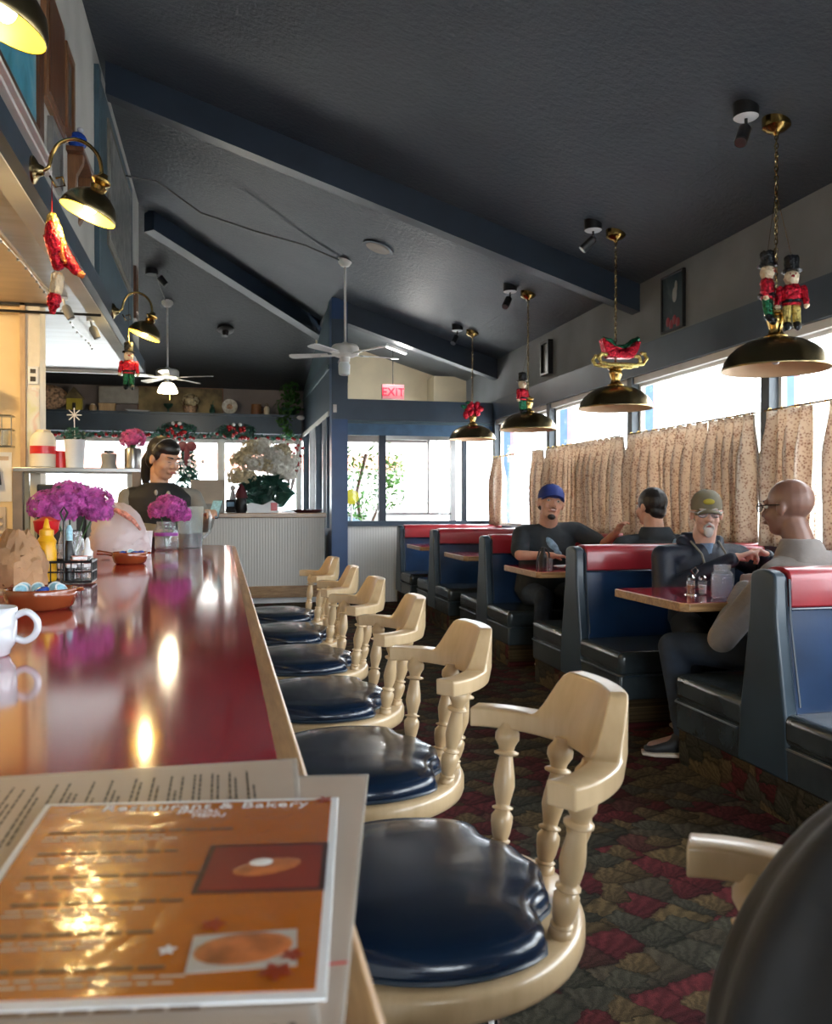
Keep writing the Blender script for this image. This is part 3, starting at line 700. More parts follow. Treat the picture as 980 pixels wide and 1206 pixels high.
# ------------------------------------------------------------------ lunch counter
def counter_poly(x0, x1, y0, y1, r):
    p = [(x0, y0), (x1, y0)]
    for i in range(9):
        a = PI / 2 * i / 8; p.append((x1 - r + r * math.cos(a), y1 - r + r * math.sin(a)))
    p.append((x0, y1)); return p
t = thing('lunch_counter', 'long glossy red topped lunch counter with oak edge and rounded far corner', 'counter', (-.4, 2.5, 0))
OC = (-.4, 2.5, 0)
MB().prism(counter_poly(-.95, .0875, -1.2, 5.95, .24), .925, .978).build('edge_band', 'oak_edge', t, bevel=.006, relto=OC)
MB().prism(counter_poly(-.93, .058, -1.18, 5.92, .215), .93, .980).build('counter_top', 'laminate_red', t, smooth=False, relto=OC)
MB().bb(-.88, -.22, -1.1, 5.70, .10, .925).build('front_panel', 'beadboard', t, smooth=False, relto=OC)
MB().bb(-.84, -.28, -1.05, 5.65, 0, .10).build('toe_kick', 'black_plastic', t, smooth=False, relto=OC)

# ------------------------------------------------------------------ stools
def make_stool():
    t = thing('bar_stool', '', 'stool', (0, 0, 0))
    n = 64
    def rr(a):
        a = abs(((a + PI) % (2 * PI)) - PI); d = math.degrees(a)
        k = 1 / (1 + math.exp((d - 50) / 2.2)); s = .238 - .046 * k - .012 * max(0, (d - 90) / 90)
        return s + .004 * k * math.cos(R((d - 0) * 14.4))
    prof = [(.96, .668), (.99, .673), (1.0, .682), (.992, .694), (.965, .703), (.92, .708), (.8, .713), (.55, .716), (.25, .717)]
    vs = []; fs = []
    for (q, z) in prof:
        for i in range(n):
            a = 2 * PI * i / n; r = rr(a) * q; vs.append((r * math.cos(a) + .004, r * math.sin(a), z))
    for j in range(len(prof) - 1):
        for i in range(n):
            k = (i + 1) % n; fs.append((j * n + i, j * n + k, (j + 1) * n + k, (j + 1) * n + i))
    fs.append(tuple(range(n - 1, -1, -1))); fs.append(tuple((len(prof) - 1) * n + i for i in range(n)))
    s = MB().add(vs, fs).build('seat_cushion', 'vinyl_navy', t, angle=70)
    pr = []
    for i in range(n):
        a = 2 * PI * i / n; r = rr(a) * 1.0; pr.append((r * math.cos(a) + .004, r * math.sin(a), .676))
    MB().tube(pr, .0035, 6, True).build('piping', 'piping_dark', s)
    MB().lathe([(.02, .622), (.236, .622), (.247, .627), (.2505, .636), (.2505, .657), (.247, .665), (.240, .669), (.02, .669)], n=64).build('seat_ring', 'cream_wood', t, angle=60)
    # turned spindles
    P = [(.0125, 0), (.0155, .02), (.0175, .05), (.0165, .085), (.012, .10), (.0165, .108), (.0165, .118), (.012, .126), (.0155, .17), (.0185, .25), (.0185, .30),
         (.013, .335), (.0115, .345), (.018, .352), (.018, .362), (.0115, .372), (.0125, .40), (.0185, .52), (.017, .60), (.0125, .72), (.0115, .745), (.021, .76), (.0215, .775),
         (.013, .79), (.0145, .82), (.021, .87), (.021, .92), (.014, .97), (.013, 1.0)]
    for a in (-39, -12.5, 12.5, 39):
        A = Vector((.224 * math.cos(R(a)), .224 * math.sin(R(a)), .660)); B = Vector((.262 * math.cos(R(a * 1.04)), .262 * math.sin(R(a * 1.04)), .880))
        q = (B - A).to_track_quat('Z', 'Y').to_matrix().to_4x4(); L = (B - A).length
        MB().lathe([(r, z * L) for r, z in P], A, 14, q).build('spindle', 'cream_wood', t, angle=80)
    # curved back rail with arms
    vs = []; fs = []; m = 48; sec = []
    for i in range(m + 1):
        a = -55 + 110 * i / m; d = abs(a)
        rc = .250 + .036 * math.cos(R(d * 1.25))
        if d > 48: rc += -(d - 48) * .0006
        k = min(1, max(0, (30 - d) / 14)); k = k * k * (3 - 2 * k)
        zt = .903 + .080 * k; w = .023 - .008 * k; lean = .018 * k
        zb = .870
        ca, sa = math.cos(R(a)), math.sin(R(a))
        row = [(rc - .022, zb), (rc + .022, zb), (rc + .023 + lean * .3, zb + .03), (rc + w * .75 + lean, zt), (rc - w * .75 + lean * .7, zt), (rc - .023, zb + .032)]
        for (r, z) in row: vs.append((r * ca, r * sa, z))
    q = 6
    for i in range(m):
        for k in range(q):
            l = (k + 1) % q; fs.append((i * q + k, (i + 1) * q + k, (i + 1) * q + l, i * q + l))
    fs.append(tuple(range(q))); fs.append(tuple(m * q + k for k in range(q - 1, -1, -1)))
    MB().add(vs, fs).build('back_rail', 'cream_wood', t, bevel=.011, seg=4, angle=60)
    # swivel, splayed chrome legs, foot ring
    MB().lathe([(.085, .598), (.085, .622)], n=24).lathe([(.045, .50), (.05, .598)], n=20).build('swivel', 'black_metal', t)
    for k in range(4):
        a = PI / 4 + k * PI / 2
        l = MB().tube([(.05 * math.cos(a), .05 * math.sin(a), .60), (.13 * math.cos(a), .13 * math.sin(a), .56), (.21 * math.cos(a), .21 * math.sin(a), .012)], .0115, 10).build('leg', 'chrome', t)
        MB().lathe([(.016, 0), (.018, .015)], (.21 * math.cos(a), .21 * math.sin(a), 0), 10).build('foot_cap', 'black_plastic', l)
    MB().tube([(.178 * math.cos(2 * PI * i / 40), .178 * math.sin(2 * PI * i / 40), .22) for i in range(40)], .009, 8, True).build('foot_ring', 'chrome', t)
    return t
st0 = make_stool()
sl = ['cream spindle-back stool nearest the camera, black jacket over its back', 'large cream spindle-back bar stool with navy seat beside the orange menu',
      'cream bar stool with navy seat, one behind the stool beside the menu', 'third fully visible cream bar stool from the front along the counter',
      'fourth fully visible cream bar stool along the counter, third from the far end', 'second farthest cream bar stool at the red counter', 'farthest cream bar stool, near the counter rounded end']
rots = [0, -2, 3, -3, 2, -4, 3]
for k in range(7):
    L = (.28, 1.21 + .626 * (k - 1), 0)
    if k == 0: st0.location = (.335, L[1], 0); st0['label'] = sl[0]; st0['group'] = 'swivel stools along the counter'
    else: dup(st0, L, R(rots[k]), sl[k], 'swivel stools along the counter')

# ------------------------------------------------------------------ booths
X0, X1 = 2.147, 3.49
def booth(y, label, far=True, near=True):
    t = thing('booth_bench', label, 'booth', (0, y, 0), group='back to back vinyl booths')
    def prof(o=0, z0=.17, z1=.995, hw0=.165, hw1=.078):
        p = [(-hw0 - o, z0), (hw0 + o, z0), (hw0 * .9 + o, .40), (hw1 * 1.15 + o, .78), (hw1 + o, z1 - .03)]
        for i in range(1, 6): a = PI * i / 6; p.append(((hw1 + o) * math.cos(a), z1 - .03 + (.03 + o) * math.sin(a)))
        return p + [(-hw1 - o, z1 - .03), (-hw1 * 1.15 - o, .78), (-hw0 * .9 - o, .40)]
    def ext(p, x0, x1): return MB().add([(x0, a, b) for a, b in p] + [(x1, a, b) for a, b in p],
        [tuple(range(len(p) - 1, -1, -1)), tuple(range(len(p), 2 * len(p)))] + [(i, (i + 1) % len(p), len(p) + (i + 1) % len(p), len(p) + i) for i in range(len(p))])
    ext(prof(), X0, X0 + .06).build('end_panel', 'vinyl_end', t, bevel=.012, seg=3)
    ext(prof(-.012), X0 + .06, X1).build('back_rest', 'vinyl_back', t, bevel=.01)
    p = [(-.09, .845), (.09, .845), (.086, .95), (.08, .975)] + [(.08 * math.cos(PI * i / 6), .975 + .03 * math.sin(PI * i / 6)) for i in range(1, 6)] + [(-.08, .975), (-.086, .95)]
    ext(p, X0 + .068, X1 + .005).build('red_band', 'vinyl_red', t, bevel=.008)
    for s in (-1, 1):
        MB().tube([(X0 + .066, s * .095, .84), (X1, s * .095, .84)], .005, 6).build('piping', 'vinyl_navy', t)
        MB().tube([(X0 + .064, s * .155, .46), (X0 + .064, s * .095, .80), (X0 + .064, s * .086, .96)], .005, 6).build('piping', 'piping_dark', t)
    for s, on in ((1, far), (-1, near)):
        if not on: continue
        c = MB().bb(X0 + .002, X1, s * .12, s * .68, .305, .435).build('seat_cushion', 'vinyl_seat', t, bevel=.035, seg=4)
        MB().tube([(X0 - .002, s * .16, .303), (X0 - .002, s * .66, .303), (X0 + .02, s * .685, .303), (X1, s * .685, .303)], .005, 6).build('piping', 'piping_dark', c)
        MB().bb(X0 + .004, X1, s * .12, s * .672, .165, .31).build('seat_base', 'vinyl_seat', t, bevel=.012, seg=2)
    y0 = -.66 if near else -.15; y1 = .66 if far else .15
    MB().bb(X0 + .02, X1, y0, y1, 0, .17).build('kick_base', 'carpet_riser', t, smooth=False)
    return t
bl = ['nearest navy and red vinyl booth bench at the right edge of the photo', 'navy vinyl booth bench with red top directly behind the man in the olive cap',
      'navy and red booth bench behind the man in the blue cap', 'navy and red booth bench one before the farthest', 'farthest navy and red booth bench against the entry wainscot']
BY = [2.99, 4.91, 6.77, 8.52, 10.22]
for i, y in enumerate(BY): booth(y, bl[i], far=(i < 4))
tl = ['red topped booth table with wood edge between the two elderly men', 'red topped booth table in front of the man in the blue cap', 'third booth table, empty, behind the bench of the blue cap man', 'farthest small booth table by the entry windows']
TY = [3.955, 5.84, 7.65, 9.37]
for i, y in enumerate(TY):
    t = thing('booth_table', tl[i], 'table', (2.8, y, 0), group='booth tables with wood edges')
    hx, hy, c = .655, .375, .035
    def oct_(o): return [(-hx + c, -hy + o), (hx, -hy + o), (hx, hy - o), (-hx + c, hy - o), (-hx + o, hy - c), (-hx + o, -hy + c)]
    MB().prism(oct_(0), .742, .784).build('edge_band', 'oak_edge_x', t, bevel=.004)
    MB().prism(oct_(.014), .75, .7855).build('table_top', 'laminate_red', t, smooth=False)
    MB().lathe([(.035, .02), (.035, .742)], (.1, 0, 0), 14).lathe([(.2, 0), (.2, .015), (.05, .05)], (.1, 0, 0), 20).build('pedestal', 'black_metal', t)

# ------------------------------------------------------------------ curtains
def curtain(y0, y1, label, ny=8, amp=.052, zb=.99, z0=1.82, pinch=0, yb0=None, yb1=None, x=3.465):
    n = ny * 10; rows = 16; vs = []; fs = []
    rn = random.Random(int(y0 * 100)); ph = [rn.uniform(-.5, .5) for _ in range(ny + 1)]; am = [rn.uniform(.5, 1.5) for _ in range(ny + 2)]
    yb0 = y0 if yb0 is None else yb0; yb1 = y1 if yb1 is None else yb1
    for j in range(rows + 1):
        v = j / rows; z = z0 + .045 - v * (z0 + .045 - zb)
        a_ = amp * (0.35 + .9 * min(1, v * 3)) if v > .06 else amp * .5
        for i in range(n + 1):
            u = i / n; g = u * ny; k = int(g)
            y = (y0 + (y1 - y0) * u) * (1 - v) + (yb0 + (yb1 - yb0) * u) * v
            off = a_ * am[min(k, ny)] * math.sin(2 * PI * g + ph[min(k, ny)] * v * 2) + .008 * math.sin(9 * u + 5 * v)
            vs.append((off, y + .016 * math.sin(4 * PI * g) * min(1, v * 4), z))
    for j in range(rows):
        for i in range(n):
            a = j * (n + 1) + i; fs.append((a, a + 1, a + n + 2, a + n + 1))
    o = MB().add(vs, fs).build('cafe_curtain', 'curtain_cloth', at=(x, 0, 0), angle=180)
    sm = o.modifiers.new('thick', 'SOLIDIFY'); sm.thickness = .002
    return tag(o, label, 'curtain', 'tan floral cafe curtains')
curtain(5.47, 6.67, '', 9)['label'] = 'tan floral cafe curtain panel left of the bright gap behind the olive cap man'
curtain(4.93, 5.42, '', 5)['label'] = 'tan floral cafe curtain panel between the bald man and the olive cap man'
curtain(6.80, 8.56, 'wide closed tan floral cafe curtain right of the man in the blue cap', 15)
curtain(8.70, 9.02, 'narrow bunched cafe curtain directly above the blue cap', 3, yb0=8.75, yb1=9.0)
curtain(10.12, 10.42, 'grey tan narrow curtain hanging farthest, near the corner window', 3, yb0=10.05, yb1=10.46)
curtain(4.35, 4.78, 'tan floral cafe curtain panel behind the bald man, by the post', 4)
curtain(3.0, 4.2, 'pale backlit cafe curtain cut by the right edge of the photo', 8)
rl = ['short brass curtain rod at the right edge behind the bald man', 'brass curtain rod above the olive cap man', 'brass curtain rod above the wide closed curtain', 'farthest brass curtain rod above the blue cap man']
for i in range(3, 7):
    t = thing('curtain_rod', rl[i - 3], 'curtain rod', (3.465, posts[i], 1.872), group='brass cafe rods')
    L = posts[i + 1] - posts[i]
    MB().tube([(0, .05, 0), (0, L - .05, 0)], .0065, 8).build('rod', 'brass', t)
    rg = MB()
    for k in range(14): rg.tube([(.013 * math.cos(a), .1 + k * (L - .2) / 13, .013 * math.sin(a)) for a in [2 * PI * q / 10 for q in range(10)]], .003, 5, True)
    rg.build('rings', 'brass', t)

# ------------------------------------------------------------------ pendant lamps
def chain_mb(p0, p1, link=.034, r=.0032):
    p0 = Vector(p0); p1 = Vector(p1); L = (p1 - p0).length; n = int(L / (link * .72)); mb = MB()
    for k in range(n):
        c = p0.lerp(p1, (k + .5) / n); a = (k % 2) * PI / 2 + k * .2
        mb.tube([c + Vector((link * .28 * math.cos(q) * math.cos(a), link * .28 * math.cos(q) * math.sin(a), link * .5 * math.sin(q))) for q in [2 * PI * i / 8 for i in range(8)]], r, 5, True)
    mb.tube([p0 + Vector((.006 * math.cos(i), .006 * math.sin(i), 0)) + (p1 - p0) * (i / 30) for i in range(31)], .0028, 5)
    return mb
def make_pendant():
    t = thing('pendant_lamp', '', 'lamp', (0, 0, 0))
    MB().lathe([(.285, 0), (.287, .006), (.282, .014), (.270, .05), (.244, .09), (.205, .125), (.15, .155), (.09, .172), (.055, .178)], n=48, capb=False).build('lamp_shade', 'antique_brass', t, angle=60)
    MB().lathe([(.282, .002), (.266, .048), (.240, .087), (.20, .12), (.15, .148), (.09, .165), (.02, .168)], n=48, capb=False).build('shade_liner', 'shade_inside', t, angle=60)
    MB().lathe([(.058, .175), (.062, .186), (.040, .20), (.034, .225), (.048, .262), (.052, .29), (.046, .30), (.060, .308), (.060, .32), (.03, .33), (.012, .35)], n=24).build('lamp_neck', 'brass', t)
    MB().ell((0, 0, .075), (.032, .032, .045)).lathe([(.018, .11), (.02, .168)], n=12).build('bulb', 'ceramic', t)
    return t
PX = 2.975; PY = [4.03, 5.95, 7.85, 9.75]
pl = ['large brass dome pendant lamp at right with two tinsel soldiers on it', 'brass dome pendant lamp carrying a red tinsel sleigh', 'third brass dome pendant lamp, one tinsel soldier on its chain', 'farthest brass dome pendant lamp topped by a red bow']
p0 = make_pendant()
for i, y in enumerate(PY):
    zr = 2.0 if i < 3 else 2.05; zc = zroof(PX, y)
    p = p0 if i == 0 else dup(p0, (PX, y, zr), 0, pl[i])
    if i == 0: p.location = (PX, y, zr); p['label'] = pl[0]
    p['group'] = 'brass pendant lamps over the booths'
for i, y in enumerate(PY):
    zr = 2.0 if i < 3 else 2.05; zc = zroof(PX, y)
    root = [o for o in col.objects if o.name.startswith('pendant_lamp') and abs(o.location.y - y) < .01][0]
    MB().lathe([(.012, -.075), (.02, -.06), (.05, -.05), (.075, -.03), (.078, .03)], (0, 0, zc - zr), 24).build('canopy', 'brass', root)
    chain_mb((0, 0, .345), (0, 0, zc - zr - .07)).build('chain', 'antique_brass', root)
# spot heads on black cans beside each pendant
sp = ['black spot head on a white-faced can beside the nearest pendant canopy', 'tilted black spot light beside the sleigh pendant canopy', 'black ceiling spot light beside the third pendant canopy', 'farthest black ceiling spot light beside the bow pendant canopy']
for i, y in enumerate(PY):
    x = PX - .19; z = zroof(x, y)
    t = thing('ceiling_spot', sp[i], 'spotlight', (x, y, z), group='black spot lights on the ceiling')
    MB().lathe([(.068, -.055), (.07, .035)], n=24).build('can_base', 'black_metal', t)
    MB().lathe([(.056, -.063), (.066, -.055)], n=24).build('face_plate', 'plastic_white', t)
    MB().tube([(0, 0, -.06), (0, 0, -.10), (-.02, -.02, -.13)], .009, 8).build('arm', 'black_metal', t)
    q = Vector((.45, .35, .8) if i != 1 else (.5, -.2, .5)).normalized()
    h = MB().lathe([(.034, -.085), (.034, .03), (.02, .045)], (-.035, -.03, -.155), 16, q.to_track_quat('Z', 'Y').to_matrix().to_4x4()).build('spot_head', 'black_metal', t)
    MB().lathe([(.030, -.088), (.0345, -.080)], (-.035, -.03, -.155), 16, q.to_track_quat('Z', 'Y').to_matrix().to_4x4(), ).build('rim', 'steel', h)

# ------------------------------------------------------------------ ceiling fans
def fan(name, x, y, zm, label, lit, ph, bl=.56):
    z = zroof(x, y); t = thing('ceiling_fan', label, 'fan', (x, y, zm), group='white ceiling fans')
    MB().lathe([(.02, -.07), (.045, -.06), (.075, -.02), (.078, .04)], (0, 0, z - zm), 24).build('canopy', 'white_paint', t)
    MB().tube([(0, 0, .08), (0, 0, z - zm - .05)], .013, 10).build('down_rod', 'white_paint', t)
    MB().lathe([(.05, -.045), (.10, -.04), (.145, -.02), (.15, .0), (.15, .06), (.13, .085), (.05, .095), (.02, .12)], n=32).build('motor_housing', 'white_paint', t, angle=30)
    for k in range(5):
        a = ph + 2 * PI * k / 5; M = Matrix.Rotation(a, 4, 'Z') @ Matrix.Rotation(R(9), 4, 'X')
        p = [(.19, -.045), (bl + .02, -.066), (bl + .06, -.05), (bl + .075, 0), (bl + .06, .05), (bl + .02, .066), (.19, .045)]
        b = MB().prism(p, -.006, .004, Matrix.Translation((0, 0, -.015)) @ M).build('blade', 'white_gloss', t, bevel=.002)
        MB().prism([(.10, -.015), (.19, -.03), (.27, -.02), (.27, .02), (.19, .03), (.10, .015)], -.012, -.006, Matrix.Translation((0, 0, -.015)) @ M).build('blade_bracket', 'white_paint', b)
    MB().lathe([(.05, -.10), (.055, -.045)], n=20).build('light_fitter', 'steel' if lit else 'white_paint', t)
    if lit:
        MB().lathe([(.13, -.225), (.135, -.215), (.11, -.15), (.075, -.10), (.05, -.095)], n=28, capb=False).build('glass_shade', 'fan_glass_lit', t)
    else:
        MB().lathe([(.045, -.24), (.06, -.23), (.065, -.13), (.05, -.10)], (-.01, 0, 0), 20).build('glass_shade', 'frosted_glass', t)
    MB().tube([(.03, 0, -.1), (.03, 0, -.32)], .002, 5).build('pull_chain', 'brass', t)
    return t
fan('f', 1.30, 8.98, 2.90, 'white ceiling fan without lit lamp, hanging near the EXIT sign', False, R(12))
fan('f', -.716, 11.7, 2.99, 'white ceiling fan with glowing lamp over the back of the room', True, R(-20))
light('fan_lamp', 'POINT', (-.716, 11.7, 2.70), 18, (1, .85, .6), shadow_soft_size=.08)

# ------------------------------------------------------------------ brass wall lamps on the fascia
def wall_lamp(y, label, z=2.79, e=9):
    t = thing('gooseneck_lamp', label, 'lamp', (XR + .055, y, z), group='lit brass gooseneck lamps')
    MB().lathe([(.062, 0), (.062, .01), (.048, .02), (.03, .03), (.02, .05)], n=24, M=Matrix.Rotation(R(90), 4, 'Y')).build('back_plate', 'antique_brass', t)
    A = [(.04, 0, 0), (.07, 0, .02), (.085, 0, .08), (.12, 0, .135), (.18, 0, .158), (.24, 0, .14), (.285, 0, .09), (.30, 0, .03), (.298, 0, -.01)]
    MB().tube(sp_(A), .009, 10).tube([(.075, 0, -.02), (.10, 0, -.07), (.14, 0, -.06), (.13, 0, -.02), (.10, 0, -.03)], .005, 8).build('arm', 'brass', t, angle=180)
    ax = Vector((.30 - .235, 0, .17)).normalized(); M = ax.to_track_quat('Z', 'Y').to_matrix().to_4x4()
    C = Vector((.237, 0, -.185))
    MB().lathe([(.128, 0), (.130, .004), (.124, .03), (.105, .07), (.072, .10), (.04, .118), (.032, .125)], C, 32, M, capb=False).build('lamp_shade', 'antique_brass', t)
    MB().lathe([(.126, .002), (.121, .03), (.10, .068), (.068, .096), (.02, .11)], C, 32, M, capb=False).build('shade_liner', 'shade_yellow', t)
    MB().lathe([(.034, .122), (.040, .14), (.026, .15), (.045, .165), (.045, .175), (.024, .19), (.02, .205)], C, 20, M).build('gallery', 'brass', t)
    MB().ell(C + ax * .045, (.03, .03, .038)).build('bulb', 'bulb_lit', t)
    light('gooseneck_glow', 'POINT', Vector((XR + .055, y, z)) + C + ax * .005, e, (1, .72, .30), shadow_soft_size=.03)
light('porch_tube', 'POINT', (2.3, 10.95, 3.15), 14, (1, .97, .9), shadow_soft_size=.1)
wall_lamp(4.12, 'lit brass gooseneck lamp with glowing yellow shade over the counter middle')
wall_lamp(6.98, 'smaller lit gooseneck lamp farther along the fascia, above the nutcracker')
wall_lamp(2.56, 'partly cropped gooseneck lamp in the top left corner', 2.80, 3)
# warm working light of the kitchen, on its own fixture under the soffit
t = thing('kitchen_light', 'warm kitchen ceiling fixture under the soffit, left out of view', 'lamp', (-2.2, 5.4, 2.715))
MB().lathe([(.17, -.06), (.17, 0)], n=24).build('diffuser', 'bulb_lit', t)
light('kitchen_glow', 'POINT', (-2.2, 5.4, 2.55), 28, (1, .68, .34), shadow_soft_size=.1)
# other lit ceiling fixtures behind the camera
# ------------------------------------------------------------------ flowers
def blossom(c, r, n, s, rn, squash=.85):
    mb = MB(); c = Vector(c)
    for i in range(n):
        z = rn.uniform(-.55, 1); a = rn.uniform(0, 2 * PI); q = math.sqrt(1 - z * z)
        d = Vector((q * math.cos(a), q * math.sin(a), z)); k = rn.uniform(.86, 1.06)
        p = c + Vector((d.x * r, d.y * r, d.z * r * squash)) * k
        t = d.cross(Vector((0, .3, 1))).normalized(); u = d.cross(t); an = rn.uniform(0, 2)
        t, u = t * math.cos(an) + u * math.sin(an), u * math.cos(an) - t * math.sin(an)
        for j in range(4):
            g = j * PI / 2; e1 = t * math.cos(g) + u * math.sin(g); e2 = t * math.cos(g + .7) + u * math.sin(g + .7); e3 = t * math.cos(g - .7) + u * math.sin(g - .7)
            mb.add([p, p + e3 * s * .7 + d * s * .2, p + e1 * s * 1.15 + d * s * rn.uniform(-.1, .4), p + e2 * s * .7 + d * s * .2], [(0, 1, 2, 3)])
    mb.ell(c, (r * .6, r * .6, r * .6 * squash), nu=10, nv=6)
    return mb
rf = random.Random(11)
ZC = .980
# ------------------------------------------------------------------ on the counter
def P0(x, y): return (x, y, ZC)
m = thing('coffee_mug', 'white coffee mug with ring handle cropped by the left edge', 'mug', P0(-.418, 1.67))
MB().lathe([(.030, 0), (.034, .004), (.036, .012), (.043, .022), (.0455, .03), (.0465, .088), (.045, .09), (.0435, .088), (.042, .03), (.03, .014)], n=36, capt=True).build('cup', 'ceramic', m, angle=50)
MB().tube(sp_([(.042, 0, .072), (.062, 0, .080), (.078, 0, .068), (.082, 0, .052), (.076, 0, .036), (.06, 0, .026), (.043, 0, .032)]), .0065, 12).build('handle', 'ceramic', m, angle=180)
MB().lathe([(.04, .076), (.041, .078)], n=24).build('coffee', 'coffee', m)
def dish(x, y, rz, s, label, creamers):
    t = thing('terracotta_dish', label, 'dish', P0(x, y), rz, 'brown glazed creamer dishes')
    MB().lathe([(.070 * s, 0), (.082 * s, .01), (.090 * s, .035), (.094 * s, .052), (.091 * s, .056), (.086 * s, .05), (.078 * s, .018), (.05 * s, .012)], n=40).build('bowl', 'terracotta', t, angle=60)
    MB().tube([(-.088 * s, 0, .045), (-.12 * s, 0, .052), (-.165 * s, 0, .056)], [.010, .009, .012], 10).build('handle', 'terracotta' if s < 1 else 'tan_wood', t)
    MB().ell((.098 * s, 0, .05), (.012, .016, .006)).build('pour_lip', 'terracotta', t)
    for i, (dx, dy, k, lab) in enumerate(creamers):
        c = thing('creamer_cup' if k != 'b' else 'foil_packet', lab, 'creamer' if k != 'b' else 'packet', (x + dx * s, y + dy * s, ZC + .048), 0, 'creamers in the %s dish' % ('near' if s == 1 else 'far'))
        c.rotation_euler = (R(50 if k != 'b' else 10), R(20 * ((-1) ** i)), R(rf.uniform(-40, 40)))
        if k != 'b':
            MB().lathe([(.010, -.016), (.016, .006), (.019, .008), (.019, .010)], n=18).build('cup', 'plastic_white', c)
            MB().lathe([(.0145, .0103), (.014, .0112)], n=18).build('foil_lid', 'creamer_blue', c)
        else:
            MB().ell((0, 0, 0), (.022, .018, .012)).build('wrapper', 'foil_blue', c)
dish(-.475, 2.40, R(6), 1, 'brown glazed dish with wooden handle behind the white mug',
     [(-.045, -.02, 'w', 'white creamer cup with blue lid at the left of the near dish'), (-.012, .03, 'w', 'white creamer cup at the back of the near dish'), (.05, -.015, 'w', 'white creamer cup with blue lid at the right rim of the near dish'),
      (.005, -.02, 'b', 'crinkled dark blue packet in the middle of the near dish'), (-.05, .035, 'w', 'white creamer cup behind the left one in the near dish'), (.03, .04, 'w', 'white creamer cup tucked behind the blue packet of the near dish')])
dish(-.425, 4.12, R(4), .88, 'small brown dish with black handle before the white plastic bag',
     [(-.03, -.02, 'b', 'blue packet at the left of the far dish'), (.02, -.02, 'b', 'blue packet in the middle of the far dish'), (0, .03, 'w', 'white creamer cup at the back of the far dish'), (.05, .01, 'b', 'blue packet at the right of the far dish')])
# condiment caddy
cx, cyy = -.545, 3.14
t = thing('wire_caddy', 'black wire caddy holding mustard and jelly packets on the counter', 'caddy', P0(cx, cyy))
mb = MB()
for z in (.01, .045, .08): mb.tube([(-.10, -.06, z), (.10, -.06, z), (.10, .06, z), (-.10, .06, z)], .0032 if z < .08 else .005, 6, True)
for k in range(7):
    x = -.10 + k * .2 / 6; mb.tube([(x, -.06, .01), (x, -.06, .08)], .0024, 5); mb.tube([(x, .06, .01), (x, .06, .08)], .0024, 5)
for k in range(1, 4):
    y = -.06 + k * .03; mb.tube([(-.10, y, .01), (-.10, y, .08)], .0024, 5); mb.tube([(.10, y, .01), (.10, y, .08)], .0024, 5)
mb.bb(-.10, .10, -.06, .06, .006, .010); mb.build('wire_basket', 'black_metal', t)
MB().tube([(0, 0, .01), (0, 0, .22), (-.012, 0, .25), (0, 0, .27), (.012, 0, .25), (0, 0, .22)], .004, 8).build('handle', 'black_metal', t)
b = thing('mustard_bottle', 'yellow mustard squeeze bottle in the wire caddy', 'bottle', (cx - .055, cyy - .01, ZC + .011))
MB().lathe([(.030, 0), (.033, .01), (.033, .10), (.030, .125), (.033, .14), (.024, .155), (.022, .16)], n=24).build('body', 'mustard', b)
MB().lathe([(.024, .16), (.024, .178), (.012, .185), (.006, .215), (.003, .22)], n=18).build('nozzle_cap', 'mustard', b)
b = thing('ketchup_bottle', 'red ketchup bottle mostly hidden behind the mustard', 'bottle', (cx - .065, cyy + .045, ZC + .011))
MB().lathe([(.028, 0), (.030, .01), (.030, .13), (.022, .16)], n=20).build('body', 'red_plastic', b); MB().lathe([(.026, .16), (.04, .175), (.045, .21), (.01, .225)], n=18).build('cap', 'red_plastic', b)
b = thing('pepper_sauce_bottle', 'slim bottle with pale green cap beside the mustard', 'bottle', (cx + .012, cyy + .03, ZC + .011))
MB().lathe([(.020, 0), (.021, .09), (.010, .14)], n=18).build('body', 'black_plastic', b); MB().lathe([(.012, .14), (.012, .18), (.006, .195)], n=14).build('cap', 'creamer_blue', b)
b = thing('salt_shaker', 'glass shaker with white top at the right of the caddy', 'shaker', (cx + .075, cyy + .02, ZC + .011))
MB().lathe([(.019, 0), (.021, .07), (.017, .085)], n=18).build('glass', 'jar_glass', b); MB().lathe([(.018, .085), (.019, .10), (.010, .112), (.008, .14), (.003, .15)], n=14).build('top', 'plastic_white', b)
for k in range(6):
    dx, dy = [(.03, -.035), (.055, -.04), (.045, -.01), (.07, -.02), (.035, .015), (.06, .0)][k]
    p = thing('jelly_packet', 'small jelly packet %s in the wire caddy' % ['at the front left', 'at the front right', 'in the centre', 'by the right rim', 'near the handle', 'on top'][k], 'packet', (cx + dx, cyy + dy, ZC + .065 + .012 * (k % 3)), rf.uniform(0, 3), 'jelly packets in the caddy')
    MB().box((0, 0, 0), (.034, .03, .014)).build('tub', 'plastic_white', p, bevel=.003); MB().box((0, 0, .008), (.038, .034, .002)).build('foil_lid', 'jelly_pink', p)
# near bouquet behind the caddy
t = thing('flower_vase', 'large bright magenta hydrangea bunch in glass behind the mustard', 'flowers', P0(-.60, 3.62))
MB().lathe([(.045, 0), (.05, .005), (.05, .13), (.042, .15), (.042, .17), (.039, .17), (.046, .13), (.046, .008)], n=24, capt=False).build('jar', 'jar_glass', t)
mb = MB(); [mb.tube([(0, 0, .01), (a * .5, b * .5, .15), (a, b, .24)], .0035, 6) for a, b in ((-.06, 0), (.05, .02), (0, -.04), (.09, -.01))]; mb.build('stems', 'stem_green', t)
for c, r in (((-.085, -.01, .27), .075), ((.0, -.03, .30), .085), ((.085, 0, .285), .075), ((.03, .05, .27), .07), ((-.03, -.05, .25), .06), ((.11, -.02, .245), .05)):
    blossom(c, r, 120, .017, rf).build('blossom', 'petal_magenta', t, smooth=False)
